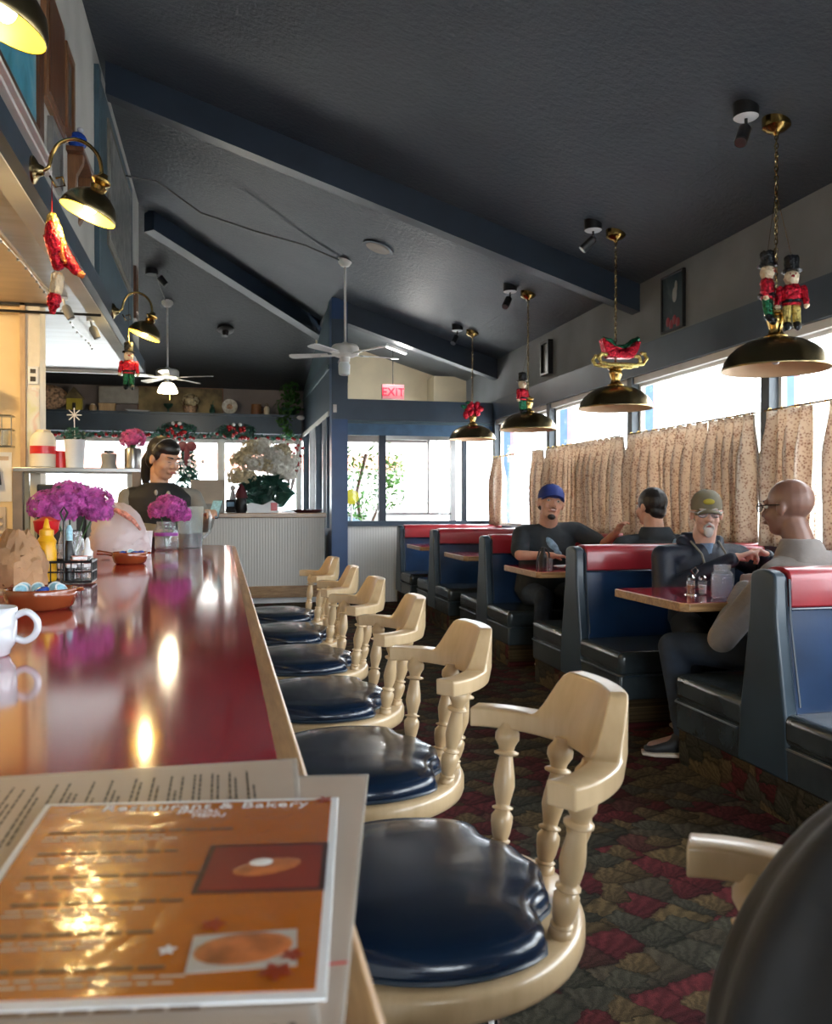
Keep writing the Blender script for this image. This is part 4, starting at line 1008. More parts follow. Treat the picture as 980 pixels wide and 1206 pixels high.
# jar vase at the far end
t = thing('jar_vase', 'mason jar with purple ribbon and magenta hydrangea near the pitcher', 'flowers', P0(-.335, 5.30))
MB().lathe([(.060, 0), (.068, .008), (.070, .03), (.070, .115), (.060, .135), (.056, .15), (.058, .155), (.058, .175), (.053, .175), (.053, .14), (.064, .115), (.064, .015)], n=28, capt=False).build('jar', 'jar_glass', t, angle=50)
MB().lathe([(.0715, .088), (.0715, .108)], n=28, capb=False, capt=False).build('ribbon', 'ribbon_purple', t)
mb = MB(); [mb.tube([(0, 0, .01), (a * .6, b, .14), (a, b, .20)], .004, 6) for a, b in ((-.03, 0), (.03, .01), (.08, 0))]; mb.build('stems', 'stem_green', t)
for c, r in (((-.035, 0, .24), .072), ((.035, -.02, .26), .082), ((.085, 0, .215), .062), ((.0, .04, .285), .06)):
    blossom(c, r, 110, .019, rf).build('blossom', 'petal_magenta', t, smooth=False)
# coffee pitcher
t = thing('iced_tea_pitcher', 'clear plastic pitcher with dark drink in its bottom at the counter end', 'pitcher', P0(-.20, 5.50))
MB().lathe([(.070, 0), (.074, .005), (.080, .20), (.084, .265), (.082, .266), (.077, .20), (.070, .01)], n=28, capt=False).build('body', 'clear_plastic', t)
MB().lathe([(.069, .006), (.073, .095)], n=24).build('drink', 'coffee', t)
MB().tube([(.078, 0, .23), (.115, 0, .235), (.125, 0, .20), (.118, 0, .10), (.074, 0, .06)], .009, 8).build('handle', 'clear_plastic', t)
MB().add([(-.08, -.03, .262), (-.08, .03, .262), (-.11, 0, .275), (-.085, 0, .21)], [(0, 2, 3), (1, 3, 2), (0, 1, 2)]).build('spout', 'clear_plastic', t)
t = thing('paper_cup', 'plain white cup between the plastic bag and jar vase', 'cup', P0(-.43, 5.0))
MB().lathe([(.030, 0), (.040, .125), (.042, .128), (.037, .125), (.028, .006)], n=24).build('cup', 'plastic_white', t)
# bags
def crumple(prof_r, h, seed, n=26, m=14, amp=.12, sq=(1, 1)):
    rn = random.Random(seed); A = [[rn.uniform(-1, 1) for _ in range(n)] for _ in range(m + 1)]; vs = []; fs = []
    for j in range(m + 1):
        v = j / m; r = prof_r(v)
        for i in range(n):
            a = 2 * PI * i / n; k = 1 + amp * (A[j][i] * .5 + .5 * math.sin(3 * a + 5 * v + seed) + .4 * math.sin(7 * a - 3 * v))
            vs.append((r * k * math.cos(a) * sq[0], r * k * math.sin(a) * sq[1], v * h + A[j][(i * 3) % n] * .012 * (0 < j)))
    for j in range(m):
        for i in range(n):
            k = (i + 1) % n; fs.append((j * n + i, j * n + k, (j + 1) * n + k, (j + 1) * n + i))
    fs.append(tuple(range(n - 1, -1, -1))); fs.append(tuple(m * n + i for i in range(n)))
    return MB().add(vs, fs)
o = crumple(lambda v: .092 * (1 - .1 * v) * (1 - max(0, v - .5) * 1.1), .19, 4, 30, 14, .09).build('brown_paper_bag', 'paper_bag', at=P0(-.650, 2.93), angle=25)
tag(o, 'crumpled brown paper bag standing behind the near dish', 'bag')
o = crumple(lambda v: .085 * (1 - .3 * v), .10, 9).build('brown_paper_bag', 'paper_bag', at=P0(-.82, 2.75), angle=25)
tag(o, 'smaller brown paper bag cut by the left edge, below white tissue', 'bag')
o = crumple(lambda v: .06 * math.sin(PI * (.15 + .8 * v)), .13, 5, amp=.3).build('tissue_bundle', 'tissue_white', at=(-.735, 2.72, ZC + .13), angle=25)
tag(o, 'crumpled white tissue bundle at the left edge above the paper bag', 'tissue')
t = thing('plastic_bag', 'filled translucent white plastic bag with red print beyond the far flowers', 'bag', P0(-.52, 4.50))
crumple(lambda v: .15 * (1 - .15 * v) * math.sqrt(max(.05, 1 - max(0, v - .30) ** 2 * 1.95)), .28, 12, 34, 18, .12, (1, .7)).build('bag_body', 'plastic_film', t, angle=60)
crumple(lambda v: .12 * (1 - .15 * v) * math.sqrt(max(.03, 1 - max(0, v - .45) ** 2 * 3.1)), .24, 13, 24, 12, .05, (1, .7)).build('contents', 'paper_white', t, angle=60)
MB().chain([(-.02, -.02, .255), (-.05, -.03, .285), (-.10, -.04, .275)], [.02, .026, .012]).build('knot', 'plastic_film', t, remesh=.006, smoothit=2)
MB().tube([(-.04, -.06, .26), (.0, -.075, .25), (.04, -.085, .23), (.08, -.085, .20), (.115, -.07, .15)], [.006, .012, .016, .012, .006], 8).build('red_print', 'jelly_pink', t)

# ------------------------------------------------------------------ menus
def menu(name, quad, z, th, mat, label, edge='menu_edge', inset=.006, rise=0):
    t = thing(name, label, 'menu', ((quad[0][0] + quad[2][0]) / 2, (quad[0][1] + quad[2][1]) / 2, z), group='laminated menus on the counter')
    ox, oy = t.location.x, t.location.y
    q = [(x - ox, y - oy) for x, y in quad]
    MB().prism(q, 0, th).build('laminate_sleeve', edge, t, smooth=False, bevel=.0006)
    c = Vector((sum(p[0] for p in q) / 4, sum(p[1] for p in q) / 4))
    q2 = []
    for p in q:
        d = Vector(p) - c; q2.append(tuple(c + d * (1 - inset / d.length * 1.5)))
    MB().prism(q2, th, th + .0006).build('page', mat, t, smooth=False)
    return t
# rightmost, lowest sheet overhanging the stool side
ma = menu('laminated_menu', [(-.06, .36), (.040, .33), (.146, .842), (-.05, .875)], .9815, .0012, 'menu_cream', 'cream laminated menu sticking out at the right, lowest of the pile')
MB().bb(.004, .030, -.105, -.1035, .0019, .0022).build('red_rule', 'red_plastic', ma)
mw = menu('laminated_menu', [(-.35, .36), (.045, .36), (.078, .905), (-.345, .915)], .984, .0012, 'menu_cream', 'cream printed menu lying sideways above the orange menu')
rt = random.Random(5)
def lines(mb, x, y0, y1, w, z, jit=.0):
    y = y0
    while y < y1:
        L = rt.uniform(.006, .016); mb.bb(x, x + w, y, min(y1, y + L), z, z + .0002); y += L + .003
mb = MB(); x = -.13
while x < .16:
    for k in range(rt.choice([1, 2, 2, 3])):
        lines(mb, x, .06 if k == 0 else .09, .237 - rt.uniform(0, .05) * (k > 0), .0022, .0019); x += .0055
    x += .006
mb.build('print', 'ink', mw, smooth=False); mb = MB()
for k in range(22): mb.bb(-.03 + k * .0095, -.0265 + k * .0095, -.262 + rt.uniform(0, .008), -.192, .0019, .0021)
mb.build('column_marks', 'ink', mw, smooth=False)
mo = menu('laminated_menu', [(-.168, .490), (.055, .453), (.104, .764), (-.156, .806)], .9875, .0016, 'menu_orange', 'orange laminated specials menu with pie photo on top of the pile', 'plastic_white', .007)
rz = math.atan2(-.042, .262)
ox, oy = mo.location.x, mo.location.y
def onm(x, y, z=.0026, s=1, sh=0.13):   # menu plane, sheared like the sheet
    return Matrix.Translation((x - ox, y - oy, z)) @ Matrix.Rotation(rz, 4, 'Z')
text_mesh('title', 'Restaurant & Bakery', .0200, 'paper_white', mo, onm(-.105, .773), .0001, space=1.08)
text_mesh('subtitle', 'SPECIAL', .0105, 'paper_white', mo, onm(-.040, .753), .0001)
text_mesh('subtitle', 'MENU', .0105, 'paper_white', mo, onm(-.027, .741), .0001)
def words_row(n, rn):
    return ' '.join(''.join(rn.choice('aeionrtslcdm') for _ in range(rn.randint(3, 8))) for _ in range(n))
for i in range(7):
    y = .725 - i * .042
    mb = MB(); x = -.140
    M = onm(-.140, y)
    for k in range(rt.randint(6, 8)):
        L = rt.uniform(.010, .022); v = M @ Vector((x + .140 + L / 2, .006, -.0000)); mb.box(v, (L, .0034, .0002), rz); x += L + .003
    mb.build('heading_print', 'ink_brown', mo, smooth=False)
    mb = MB()
    for r_ in range(2):
        x = 0
        for k in range(rt.randint(6, 9)):
            L = rt.uniform(.006, .015); v = M @ Vector((x + L / 2, -.004 - r_ * .0065, 0)); mb.box(v, (L, .0018, .0002), rz); x += L + .0025
    mb.build('body_print', 'ink_light', mo, smooth=False)
M = onm(.030, .628, .0022)
MB().box(M.translation, (.092, .082, .0006), rz).build('photo_frame', 'photo_border', mo, smooth=False)
ph = MB().box(M.translation + Vector((0, 0, .0003)), (.084, .073, .0006), rz).build('pie_photo', 'photo_red', mo, smooth=False)
MB().ell(M.translation + Vector((.002, -.002, .0007)), (.026, .013, .0005), Matrix.Rotation(R(12), 4, 'Z')).build('pie_slice', 'photo_crust', ph)
MB().ell(M.translation + Vector((-.002, .006, .0010)), (.009, .007, .0006)).build('cream_swirl', 'paper_white', ph)
M = onm(.012, .512, .0026)
MB().box(M.translation, (.064, .042, .0003), rz + R(4)).build('dish_print', 'menu_edge', mo, smooth=False)
MB().ell(M.translation + Vector((0, .002, .0003)), (.030, .018, .0004)).build('pie_print', 'photo_crust', mo)
for i, (dx, dy, s) in enumerate(((-.018, .035, 1), (.028, -.012, .9), (.018, -.028, 1.2), (.078, .245, 1.0), (-.045, .01, .7))):
    mb = MB(); c = onm(.012 + dx, .512 + dy, .0030).translation
    for k in range(5):
        a = k * 2 * PI / 5 + i; e = Vector((math.cos(a), math.sin(a), 0)); f_ = Vector((-e.y, e.x, 0)); L = .009 * s
        mb.add([c, c + e * L * .5 + f_ * L * .3, c + e * L, c + e * L * .5 - f_ * L * .3], [(0, 1, 2, 3)])
    mb.build('maple_leaf_print', 'leaf_print_red' if i != 4 else 'paper_white', mo, smooth=False)

# ------------------------------------------------------------------ black jacket over the nearest stool
def jacket():
    t = thing('draped_jacket', 'blurry black jacket draped over the nearest stool in the lower right corner', 'jacket', (.28, .584, 0))
    n = 72; m = 30; vs = []; fs = []
    for j in range(m + 1):
        v = j / m; z = .50 + .524 * v
        k = math.sqrt(max(0.0004, 1 - max(0, (z - .776) / .25) ** 2))
        rx = (.221 - .05 * max(0, .776 - z)) * k; ry = (.134 - .03 * max(0, .776 - z)) * k
        for i in range(n):
            a = 2 * PI * i / n; f = 1 + .045 * math.sin(8 * a + 2 * v) + .030 * math.sin(17 * a - 4 * v) * (1 - v)
            vs.append((.339 + rx * f * math.cos(a), .018 + ry * f * math.sin(a) + .01 * math.sin(6 * v), z))
    for j in range(m):
        for i in range(n): k = (i + 1) % n; fs.append((j * n + i, j * n + k, (j + 1) * n + k, (j + 1) * n + i))
    fs.append(tuple(range(n - 1, -1, -1))); fs.append(tuple(m * n + i for i in range(n)))
    MB().add(vs, fs).build('jacket_body', 'black_fabric', t, angle=180)
    MB().chain([(.40, -.09, .95), (.46, -.12, .82), (.47, -.13, .60), (.44, -.12, .45)], [.05, .055, .05, .045]).build('sleeve', 'black_fabric', t, remesh=.01, smoothit=4)
    MB().tube(sp_([(.24, -.04, .985), (.32, .0, 1.015), (.42, .04, .99)]), .020, 10).build('collar', 'black_fabric', t)
jacket()

# ------------------------------------------------------------------ things on the booth tables
TZ = .7857
t = thing('glass_caddy', 'small chrome caddy with glass shakers on the elderly men table', 'caddy', (2.42, 3.93, TZ))
MB().lathe([(.055, .0), (.055, .004)], n=20).tube([(0, 0, 0), (0, 0, .10), (-.02, 0, .125), (0, 0, .145), (.02, 0, .125), (0, 0, .10)], .004, 8).tube([(.05 * math.cos(a), .05 * math.sin(a), .035) for a in [2 * PI * i / 20 for i in range(20)]], .003, 6, True).build('wire_stand', 'chrome', t)
for i, (dx, dy) in enumerate(((-.034, -.02), (.034, -.02), (.0, .036))):
    b = thing('glass_shaker', ['glass pepper shaker at the left of the chrome caddy', 'glass salt shaker at the right of the chrome caddy', 'glass sugar shaker behind in the chrome caddy'][i], 'shaker', (2.42 + dx, 3.93 + dy, TZ + .005), group='glass shakers in the chrome caddy')
    MB().lathe([(.022, 0), (.024, .06), (.019, .072)], n=16).build('glass', 'jar_glass', b); MB().lathe([(.02, .072), (.021, .085), (.012, .095)], n=14).build('metal_top', 'chrome', b)
    MB().lathe([(.018, .003), (.020, .045)], n=14).build('seasoning', 'paper_white' if i == 1 else 'photo_crust', b)
t = thing('water_jar', 'clear mason jar of iced water on the elderly men table', 'jar', (2.455, 3.735, TZ))
MB().lathe([(.045, 0), (.053, .008), (.055, .03), (.055, .105), (.050, .125), (.041, .138), (.039, .148), (.042, .152), (.042, .17), (.038, .17), (.036, .14), (.050, .10), (.050, .012)], n=28, capt=False).build('glass', 'jar_glass', t, angle=50)
MB().lathe([(.047, .012), (.0495, .03), (.0495, .10), (.045, .12)], n=24).build('water', 'jar_water', t)
t = thing('bottle_holder', 'black bottle caddy standing at the left of the second table', 'caddy', (2.37, 5.93, TZ))
MB().lathe([(.035, 0), (.038, .06), (.03, .085), (.014, .12), (.014, .15)], n=16).build('bottle', 'black_plastic', t); MB().tube([(.05, 0, 0), (.05, 0, .10), (.02, 0, .14), (-.03, 0, .12), (-.05, 0, .05), (-.05, 0, 0)], .007, 8).build('wire_handle', 'black_metal', t)
MB().lathe([(.022, 0), (.024, .06), (.018, .075)], (.03, -.05, 0), 14).build('shaker', 'jar_glass', t)
t = thing('dinner_plate', 'white plate lying on the second table before the blue cap man', 'plate', (2.50, 5.72, TZ))
MB().lathe([(.06, 0), (.08, .004), (.125, .016), (.126, .019), (.08, .008), (.05, .006)], n=36).build('plate', 'ceramic', t, angle=60); MB().ell((0, 0, .014), (.05, .04, .012)).build('food', 'jelly_pink', t)

# ------------------------------------------------------------------ tinsel ornaments
def soldier(x, y, z, s, rz, label, trousers='tinsel_gold', hang=None):
    t = thing('tinsel_soldier', label, 'ornament', (x, y, z), rz, 'tinsel soldier ornaments'); t.scale = (s, s, s)
    MB().lathe([(.048, .305), (.05, .31), (.034, .315), (.036, .375), (.030, .385)], n=18).build('hat', 'tinsel_black', t)
    h = MB().ell((0, 0, .275), (.036, .036, .042)).build('head', 'tinsel_cream', t)
    MB().ell((0, -.034, .275), (.010, .006, .008)).ell((-.013, -.032, .288), (.004, .004, .004)).ell((.013, -.032, .288), (.004, .004, .004)).build('face', 'berry_red', h)
    MB().loft([((0, 0, .13), .045, .032, (1, 0, 0), (0, 1, 0)), ((0, 0, .17), .050, .034, (1, 0, 0), (0, 1, 0)), ((0, 0, .215), .056, .034, (1, 0, 0), (0, 1, 0)), ((0, 0, .238), .030, .022, (1, 0, 0), (0, 1, 0))], 16) \
        .cap((-.055, 0, .215), (-.068, -.01, .145), .018, .015).cap((.055, 0, .215), (.068, -.01, .145), .018, .015).build('red_coat', 'tinsel_red', t)
    MB().ell((-.07, -.01, .125), .013).ell((.07, -.01, .125), .013).build('gloves', 'tinsel_cream', t)
    MB().lathe([(.047, .142), (.047, .156)], n=18).build('belt', 'tinsel_black', t)
    for sx in (-1, 1):
        MB().cap((sx * .02, 0, .125), (sx * .024, -.01, .045), .023, .017).build('trouser_leg', trousers, t)
        MB().cap((sx * .024, -.01, .035), (sx * .026, -.025, .018), .018, .017).build('boot', 'tinsel_black', t)
    if hang: MB().tube([(0, 0, .38), (hang[0], hang[1], hang[2])], .0015, 4).build('hanging_wire', 'brass', t)
    return t
y = PY[0]
soldier(PX - .075, y - .03, 2.245, 1.02, R(40), 'tinsel soldier with green trousers, left one on the nearest pendant', 'tinsel_green', (.077, -.025, .75))
soldier(PX + .035, y - .085, 2.20, 1.05, R(-25), 'tinsel soldier with gold trousers, right one on the nearest pendant', 'tinsel_gold', (-.066, .060, .75))
soldier(PX - .075, PY[2] - .04, 2.15, 1.08, R(30), 'tinsel soldier hanging by the chain of the third pendant', 'tinsel_green', (.080, -.003, .6))
t = soldier(-.724, 6.98, 2.17, .98, R(10), 'dark red nutcracker ornament hanging below the farther gooseneck lamp', 'tinsel_green', (0, 0, .765))
t = thing('tinsel_sleigh', 'red tinsel sleigh with gold runners on the second pendant', 'ornament', (PX, PY[1] - .07, 2.325))
mb = MB()
mb.prism([(-.16, .20), (-.13, .09), (-.10, .055), (.09, .055), (.13, .10), (.165, .19), (.12, .18), (.08, .115), (-.03, .105), (-.09, .165)], -.045, .045, Matrix.Rotation(R(90), 4, 'X'))
mb.build('sleigh_body', 'tinsel_red', t, bevel=.012)
mb = MB()
for sy in (-.05, .05):
    mb.tube([(-.13, sy, .07), (-.18, sy, .075), (-.20, sy, .045), (-.18, sy, .01), (-.12, sy, .0), (.10, sy, .0), (.17, sy, .012), (.20, sy, .05), (.185, sy, .09), (.15, sy, .09)], .015, 8)
mb.build('runners', 'tinsel_gold', t)
mb = MB(); mb.tube([(-.15, 0, .20), (-.08, 0, .19), (-.03, 0, .14), (.05, 0, .15), (.10, 0, .19), (.16, 0, .215)], .018, 8); mb.build('garland_trim', 'tinsel_green', t)
t = thing('red_bow', 'dark red tinsel bow with green leaves on the farthest pendant', 'ornament', (PX, PY[3] - .06, 2.36))
mb = MB()
for a in range(6): g = a * PI / 3; mb.ell((.075 * math.cos(g), 0, .06 + .05 * math.sin(g)), (.05, .03, .035), Matrix.Rotation(-g, 4, 'Y'))
mb.ell((-.10, 0, -.02), (.035, .02, .05)); mb.build('bow', 'tinsel_red', t)
MB().ell((-.11, -.01, .07), (.06, .015, .025), Matrix.Rotation(R(25), 4, 'Y')).ell((-.07, -.01, .13), (.04, .015, .02)).build('leaves', 'tinsel_green', t)
# red hanging figure on the first visible gooseneck lamp
t = thing('tinsel_figure', 'long red and yellow tinsel figure hanging from the near gooseneck lamp', 'ornament', (-.755, 4.14, 2.14))
MB().chain([(-.01, 0, .445), (.0, 0, .39), (.02, 0, .33)], [.022, .034, .030]).build('yellow_top', 'tinsel_gold', t)
MB().chain([(-.012, -.02, .40), (-.005, -.02, .35), (.012, 0, .29), (.015, 0, .23)], [.022, .036, .04, .028]).build('red_body', 'tinsel_red', t)
MB().chain([(.03, 0, .30), (.06, 0, .25), (.095, 0, .205)], [.030, .028, .020]).build('red_arm', 'tinsel_red', t)
MB().chain([(.03, -.02, .34), (.035, -.02, .27), (.05, -.02, .24)], [.012, .014, .010]).ell((.115, 0, .19), (.018, .016, .014)).build('orange_trim', 'tinsel_orange', t)
MB().chain([(.012, 0, .17), (.006, 0, .105)], [.028, .026]).build('cream_leg', 'tinsel_cream', t)
MB().chain([(.0, 0, .08), (-.005, 0, .05), (-.01, 0, .012)], [.028, .028, .012]).build('red_boot', 'tinsel_red', t)
MB().tube([(-.01, 0, .45), (-.01, 0, .62)], .002, 5).build('string', 'berry_red', t)
# silver light string and track heads under the soffit
mb = MB(); pts = [(-1.155 + .012 * math.sin(i * .9), 3.0 + i * .16, 2.70 - .018 * abs(math.sin(i * .5))) for i in range(33)]
mb.tube(pts, .005, 5); [mb.ell((p[0], p[1], p[2] - .01), .009, nu=6, nv=4) for p in pts]
tag(mb.build('light_string', 'steel'), 'silver light string running along the underside of the soffit', 'garland')
for i, (x, y, l) in enumerate(((-1.02, 7.05, 'small white track head under the soffit by the dark rod'), (-1.10, 6.35, 'small grey track head under the soffit near the red ornament'))):
    t = thing('track_head', l, 'spotlight', (x, y, 2.735), group='track heads under the soffit')
    MB().lathe([(.03, -.02), (.03, 0)], n=14).build('mount', 'white_paint', t); MB().tube([(0, 0, 0), (.01, 0, -.06)], .008, 8).build('stem', 'steel', t)
    h = MB().lathe([(.028, -.10), (.032, -.02), (.02, .0)], (.01, 0, -.06), 14, Matrix.Rotation(R(-25), 4, 'Y')).build('head', 'pot_grey', t)
    MB().lathe([(.026, -.104), (.026, -.099)], (.01, 0, -.06), 14, Matrix.Rotation(R(-25), 4, 'Y')).build('lens', 'black_plastic', h)
tag(MB().tube([(-3.0, 6.45, 2.64), (-.86, 6.45, 2.64)], .010, 8).build('hanging_rod', 'black_metal'), 'thin dark rod under the soffit above the kitchen wall', 'rod')
# cord from the wall to the fan
tag(MB().tube([(XR + .02, 8.0, 4.25), (-.6, 8.2, 4.30), (-.2, 8.4, 4.10), (.3, 8.6, 4.03), (.85, 8.8, 3.98), (1.25, 8.96, 3.89)], .009, 6).build('fan_cord', 'black_plastic'), 'black cord sagging along the ceiling to the white fan', 'cord')
tag(MB().tube([(XR + .1, 10.9, 4.15), (-.78, 11.2, 4.08), (-.74, 11.6, 3.99)], .008, 6).build('fan_cord', 'black_plastic'), 'short black cord reaching the farther lit fan', 'cord')
t = thing('ceiling_speaker', 'round grey speaker grille set in the sloping ceiling', 'speaker', (1.52, 8.2, zroof(1.52, 8.2) - .004))
t.rotation_euler = (0, math.atan(K), 0)
MB().lathe([(.155, -.012), (.16, 0), (.16, .02)], n=32).build('ring', 'beam_paint', t); MB().lathe([(.12, -.016), (.125, -.010)], n=32).build('grille', 'cabinet_grey', t)
t = thing('smoke_detector', 'small dark detector on the dark hipped ceiling above the fan', 'detector', (.05, 12.3, zroof(.05, 12.3)))
t.rotation_euler = (math.atan(K) * -1, 0, 0)
MB().lathe([(.09, -.05), (.12, -.03), (.12, .02)], n=20).build('case', 'black_plastic', t); MB().lathe([(.03, -.12), (.05, -.05)], n=12).build('nozzle', 'black_plastic', t)
t = thing('ceiling_spot', 'dark spot cluster high on the hipped ceiling near the left wall', 'spotlight', (-.86, 11.0, zroof(-.86, 11.0)), group='black spot lights on the ceiling')
MB().lathe([(.08, -.05), (.08, .05)], n=18).build('can_base', 'black_metal', t); MB().lathe([(.04, -.14), (.045, -.02)], (.08, 0, -.06), 14, Matrix.Rotation(R(-40), 4, 'Y')).build('spot_head', 'black_metal', t)

# ------------------------------------------------------------------ pictures
def picture(name, x, y0, y1, z0, z1, face, frame, fw, th, label, sgn=-1, mat=None, skew=0):
    t = thing(name, label, 'picture', (x, (y0 + y1) / 2, z0)); hy = (y1 - y0) / 2; h = z1 - z0
    f = MB()
    for a, b, c, d in ((-hy, hy, 0, fw), (-hy, hy, h - fw, h), (-hy, -hy + fw, fw, h - fw), (hy - fw, hy, fw, h - fw)): f.bb(0, sgn * th, a, b, c, d)
    f.build('frame', frame, t, smooth=False, bevel=.003)
    MB().bb(0, sgn * th * .5, -hy + fw, hy - fw, fw, h - fw).build('picture_panel', face, t, smooth=False)
    return t
picture('wall_picture', XW, 5.90, 6.24, 2.66, 3.12, 'picture_dark', 'black_metal', .015, .03, 'dark tall picture with red flowers high on the right wall')
pp = [o for o in col.objects if o.name.startswith('wall_picture')][-1]
mb = MB(); [mb.ell((-.018, -.08 + .05 * k, .05 + .03 * (k % 2)), (.004, .03, .04)) for k in range(4)]; mb.build('red_flowers', 'vinyl_red', pp)
MB().ell((-.018, -.03, .28), (.004, .035, .06)).ell((-.018, -.05, .34), (.004, .02, .05)).build('pale_figure', 'pot_grey', pp)
picture('wall_picture', XW, 8.60, 8.84, 2.70, 3.08, 'picture_grey', 'black_metal', .03, .06, 'small deep-framed dark picture farther along the right wall')
a = XR
picture('framed_picture', a, 3.55, 4.50, 2.99, 3.62, 'picture_blue', 'dark_wood', .10, .035, 'framed blue painting high on the left wall, partly behind the corner lamp', 1)
picture('framed_picture', a + .001, 3.0, 4.50, 2.90, 2.99, 'vinyl_red', 'white_paint', .02, .07, 'long low frame with red edge leaning under the blue painting', 1)
t = thing('wood_board', 'tall brown wooden board high on the left wall beside the blue painting', 'board', (a, 4.85, 3.35)); MB().bb(0, .03, -.26, .26, 0, .62).build('board', 'brown_board', t, bevel=.004); MB().bb(.03, .036, -.2, .2, .05, .57).build('inner_panel', 'dark_wood', t)
picture('framed_picture', a, 4.75, 5.05, 3.0, 3.32, 'picture_grey', 'steel', .02, .03, 'small silver framed picture under the wooden board', 1)
picture('framed_picture', a, 5.18, 5.45, 3.45, 3.95, 'picture_dark', 'brown_board', .05, .03, 'narrow brown framed picture right of the wooden board', 1)
t = thing('wall_shelf', 'small dark wooden shelf with scrolled brackets on the left wall', 'shelf', (a, 5.55, 3.36))
MB().bb(0, .10, -.26, .30, 0, .03).build('shelf_board', 'dark_wood', t, bevel=.004)
for yy in (-.18, .20):
    MB().prism([(0, 0), (.09, 0), (.085, -.05), (.05, -.12), (.045, -.2), (.02, -.27), (0, -.30)], -.03, .03, Matrix.Translation((0, yy, 0)) @ Matrix.Rotation(R(90), 4, 'X')).build('bracket', 'brown_board', t, bevel=.004)
t = thing('blue_ornament', 'dark blue round ornament on the small wooden shelf', 'ornament', (a + .055, 5.36, 3.39))
MB().ell((0, 0, .055), .055).build('ball', 'foil_blue', t); MB().ell((.02, -.02, .115), (.02, .02, .015)).build('top_knob', 'ceramic', t)
t = thing('teal_panel', 'big teal framed grey mural panel on the left wall above the soffit', 'picture', (a + .002, 7.66, 2.90))
MB().bb(0, .03, -1.1, 1.1, 0, 1.50).build('panel', 'teal_paint', t, bevel=.004)
MB().bb(.03, .045, -.80, .85, .38, 1.36).build('pale_mat', 'sleeve_grey', t, smooth=False); MB().bb(.045, .05, -.74, .79, .44, 1.30).build('mural', 'picture_grey', t, smooth=False)
struct(MB().bb(XR, XR + .035, 6.42, 6.53, 2.87, 4.45), 'trim_75', 'teal_paint')
t = thing('wood_plaque', 'slim dark wood plaque at the far end of the left wall', 'plaque', (a, 9.25, 3.2)); MB().bb(0, .03, -.12, .12, 0, .55).build('plaque', 'dark_wood', t, bevel=.004); MB().bb(.03, .035, -.07, .07, .08, .47).build('inlay', 'brown_board', t)
# exit sign
t = thing('exit_sign', 'small red EXIT sign hanging before the cream gable wall', 'sign', (2.28, 11.2, 2.70))
MB().box((0, 0, .10), (.31, .04, .20)).build('sign_box', 'exit_panel', t, bevel=.006)
MB().tube([(0, 0, .20), (0, 0, .69)], .006, 6).build('hanger', 'black_metal', t)
text_mesh('lettering', 'EXIT', .155, 'exit_red', t, Matrix.Translation((0, -.0225, .047)) @ Matrix.Rotation(R(90), 4, 'X'), .002, 'CENTER')
t = thing('tube_light', 'short lit tube light under the porch ceiling', 'lamp', (2.28, 10.95, 3.345)); t.rotation_euler = (0, R(18), 0)
MB().box((0, 0, 0), (.30, .06, .04)).build('housing', 'white_paint', t); MB().box((0, -.01, -.025), (.28, .05, .012)).build('tube', 'tube_lit', t)

# ------------------------------------------------------------------ register counter and what stands on it
t = thing('register_counter', 'white beadboard register counter with oak top at the far end', 'counter', (.42, 10.75, 0))
MB().bb(-.86, .86, -.02, .50, .22, 1.09).build('front_panel', 'beadboard', t, smooth=False)
MB().bb(-.90, .88, -.06, .56, 1.09, 1.15).build('counter_top', 'oak_edge_x', t, bevel=.008)
MB().bb(-.86, .86, -.05, .48, .07, .22).build('kick_board', 'oak_edge_x', t, bevel=.004); MB().bb(-.84, .84, -.01, .48, 0, .07).build('toe_space', 'plastic_white', t)
RZ = 1.15
t = thing('cash_register', 'grey cash register screen beside the woman', 'register', (-.18, 10.78, RZ))
MB().bb(-.20, .20, 0, .36, 0, .12).build('base', 'pot_grey', t, bevel=.01)
MB().prism([(0, .10), (.05, .10), (.16, .42), (.11, .42)], -.21, .21, Matrix.Rotation(R(90), 4, 'X') @ Matrix.Rotation(R(90), 4, 'Y')).build('screen', 'plastic_tan', t, bevel=.006)
t = thing('card_terminal', 'black card terminal on the register counter left end', 'terminal', (.10, 10.84, RZ)); MB().box((0, 0, .09), (.12, .05, .16), M=Matrix.Rotation(R(-25), 4, 'X')).build('body', 'black_plastic', t, bevel=.008); MB().box((0, -.035, .11), (.09, .01, .06), M=Matrix.Rotation(R(-25), 4, 'X')).build('display', 'stripe_blue', t)
t = thing('hooded_bottle', 'dark bottle-shaped figure with red hood on the register counter', 'figurine', (.235, 10.85, RZ))
MB().lathe([(.06, 0), (.075, .05), (.07, .16), (.045, .22)], n=18).build('body', 'black_plastic', t); MB().lathe([(.085, .19), (.07, .26), (.03, .34), (.008, .37)], n=18).build('hood', 'fur_red', t)
t = thing('white_figurine', 'white pointed figurine behind the red hooded bottle', 'figurine', (.13, 10.98, RZ)); MB().lathe([(.08, 0), (.05, .16), (.02, .30)], n=16).build('robe', 'ceramic', t); MB().ell((0, 0, .32), .035).build('head', 'ceramic', t)
t = thing('card_box', 'white curved card holder with red label on the register counter', 'box', (.50, 10.80, RZ))
MB().prism([(-.19, 0), (.19, 0), (.20, .11), (.12, .16), (.0, .10), (-.15, .13), (-.20, .10)], -.05, .05, Matrix.Rotation(R(90), 4, 'X')).build('holder', 'plastic_white', t, bevel=.004); MB().bb(.10, .18, -.056, -.05, .03, .13).build('red_label', 'red_plastic', t)
t = thing('red_dish', 'shallow dark red dish at the right end of the register counter', 'dish', (1.08, 10.92, RZ))
MB().lathe([(.14, 0), (.20, .035), (.205, .04), (.14, .012)], n=28).build('dish', 'fur_red', t); MB().ell((.02, 0, .03), (.06, .05, .015)).build('mints', 'plastic_white', t)
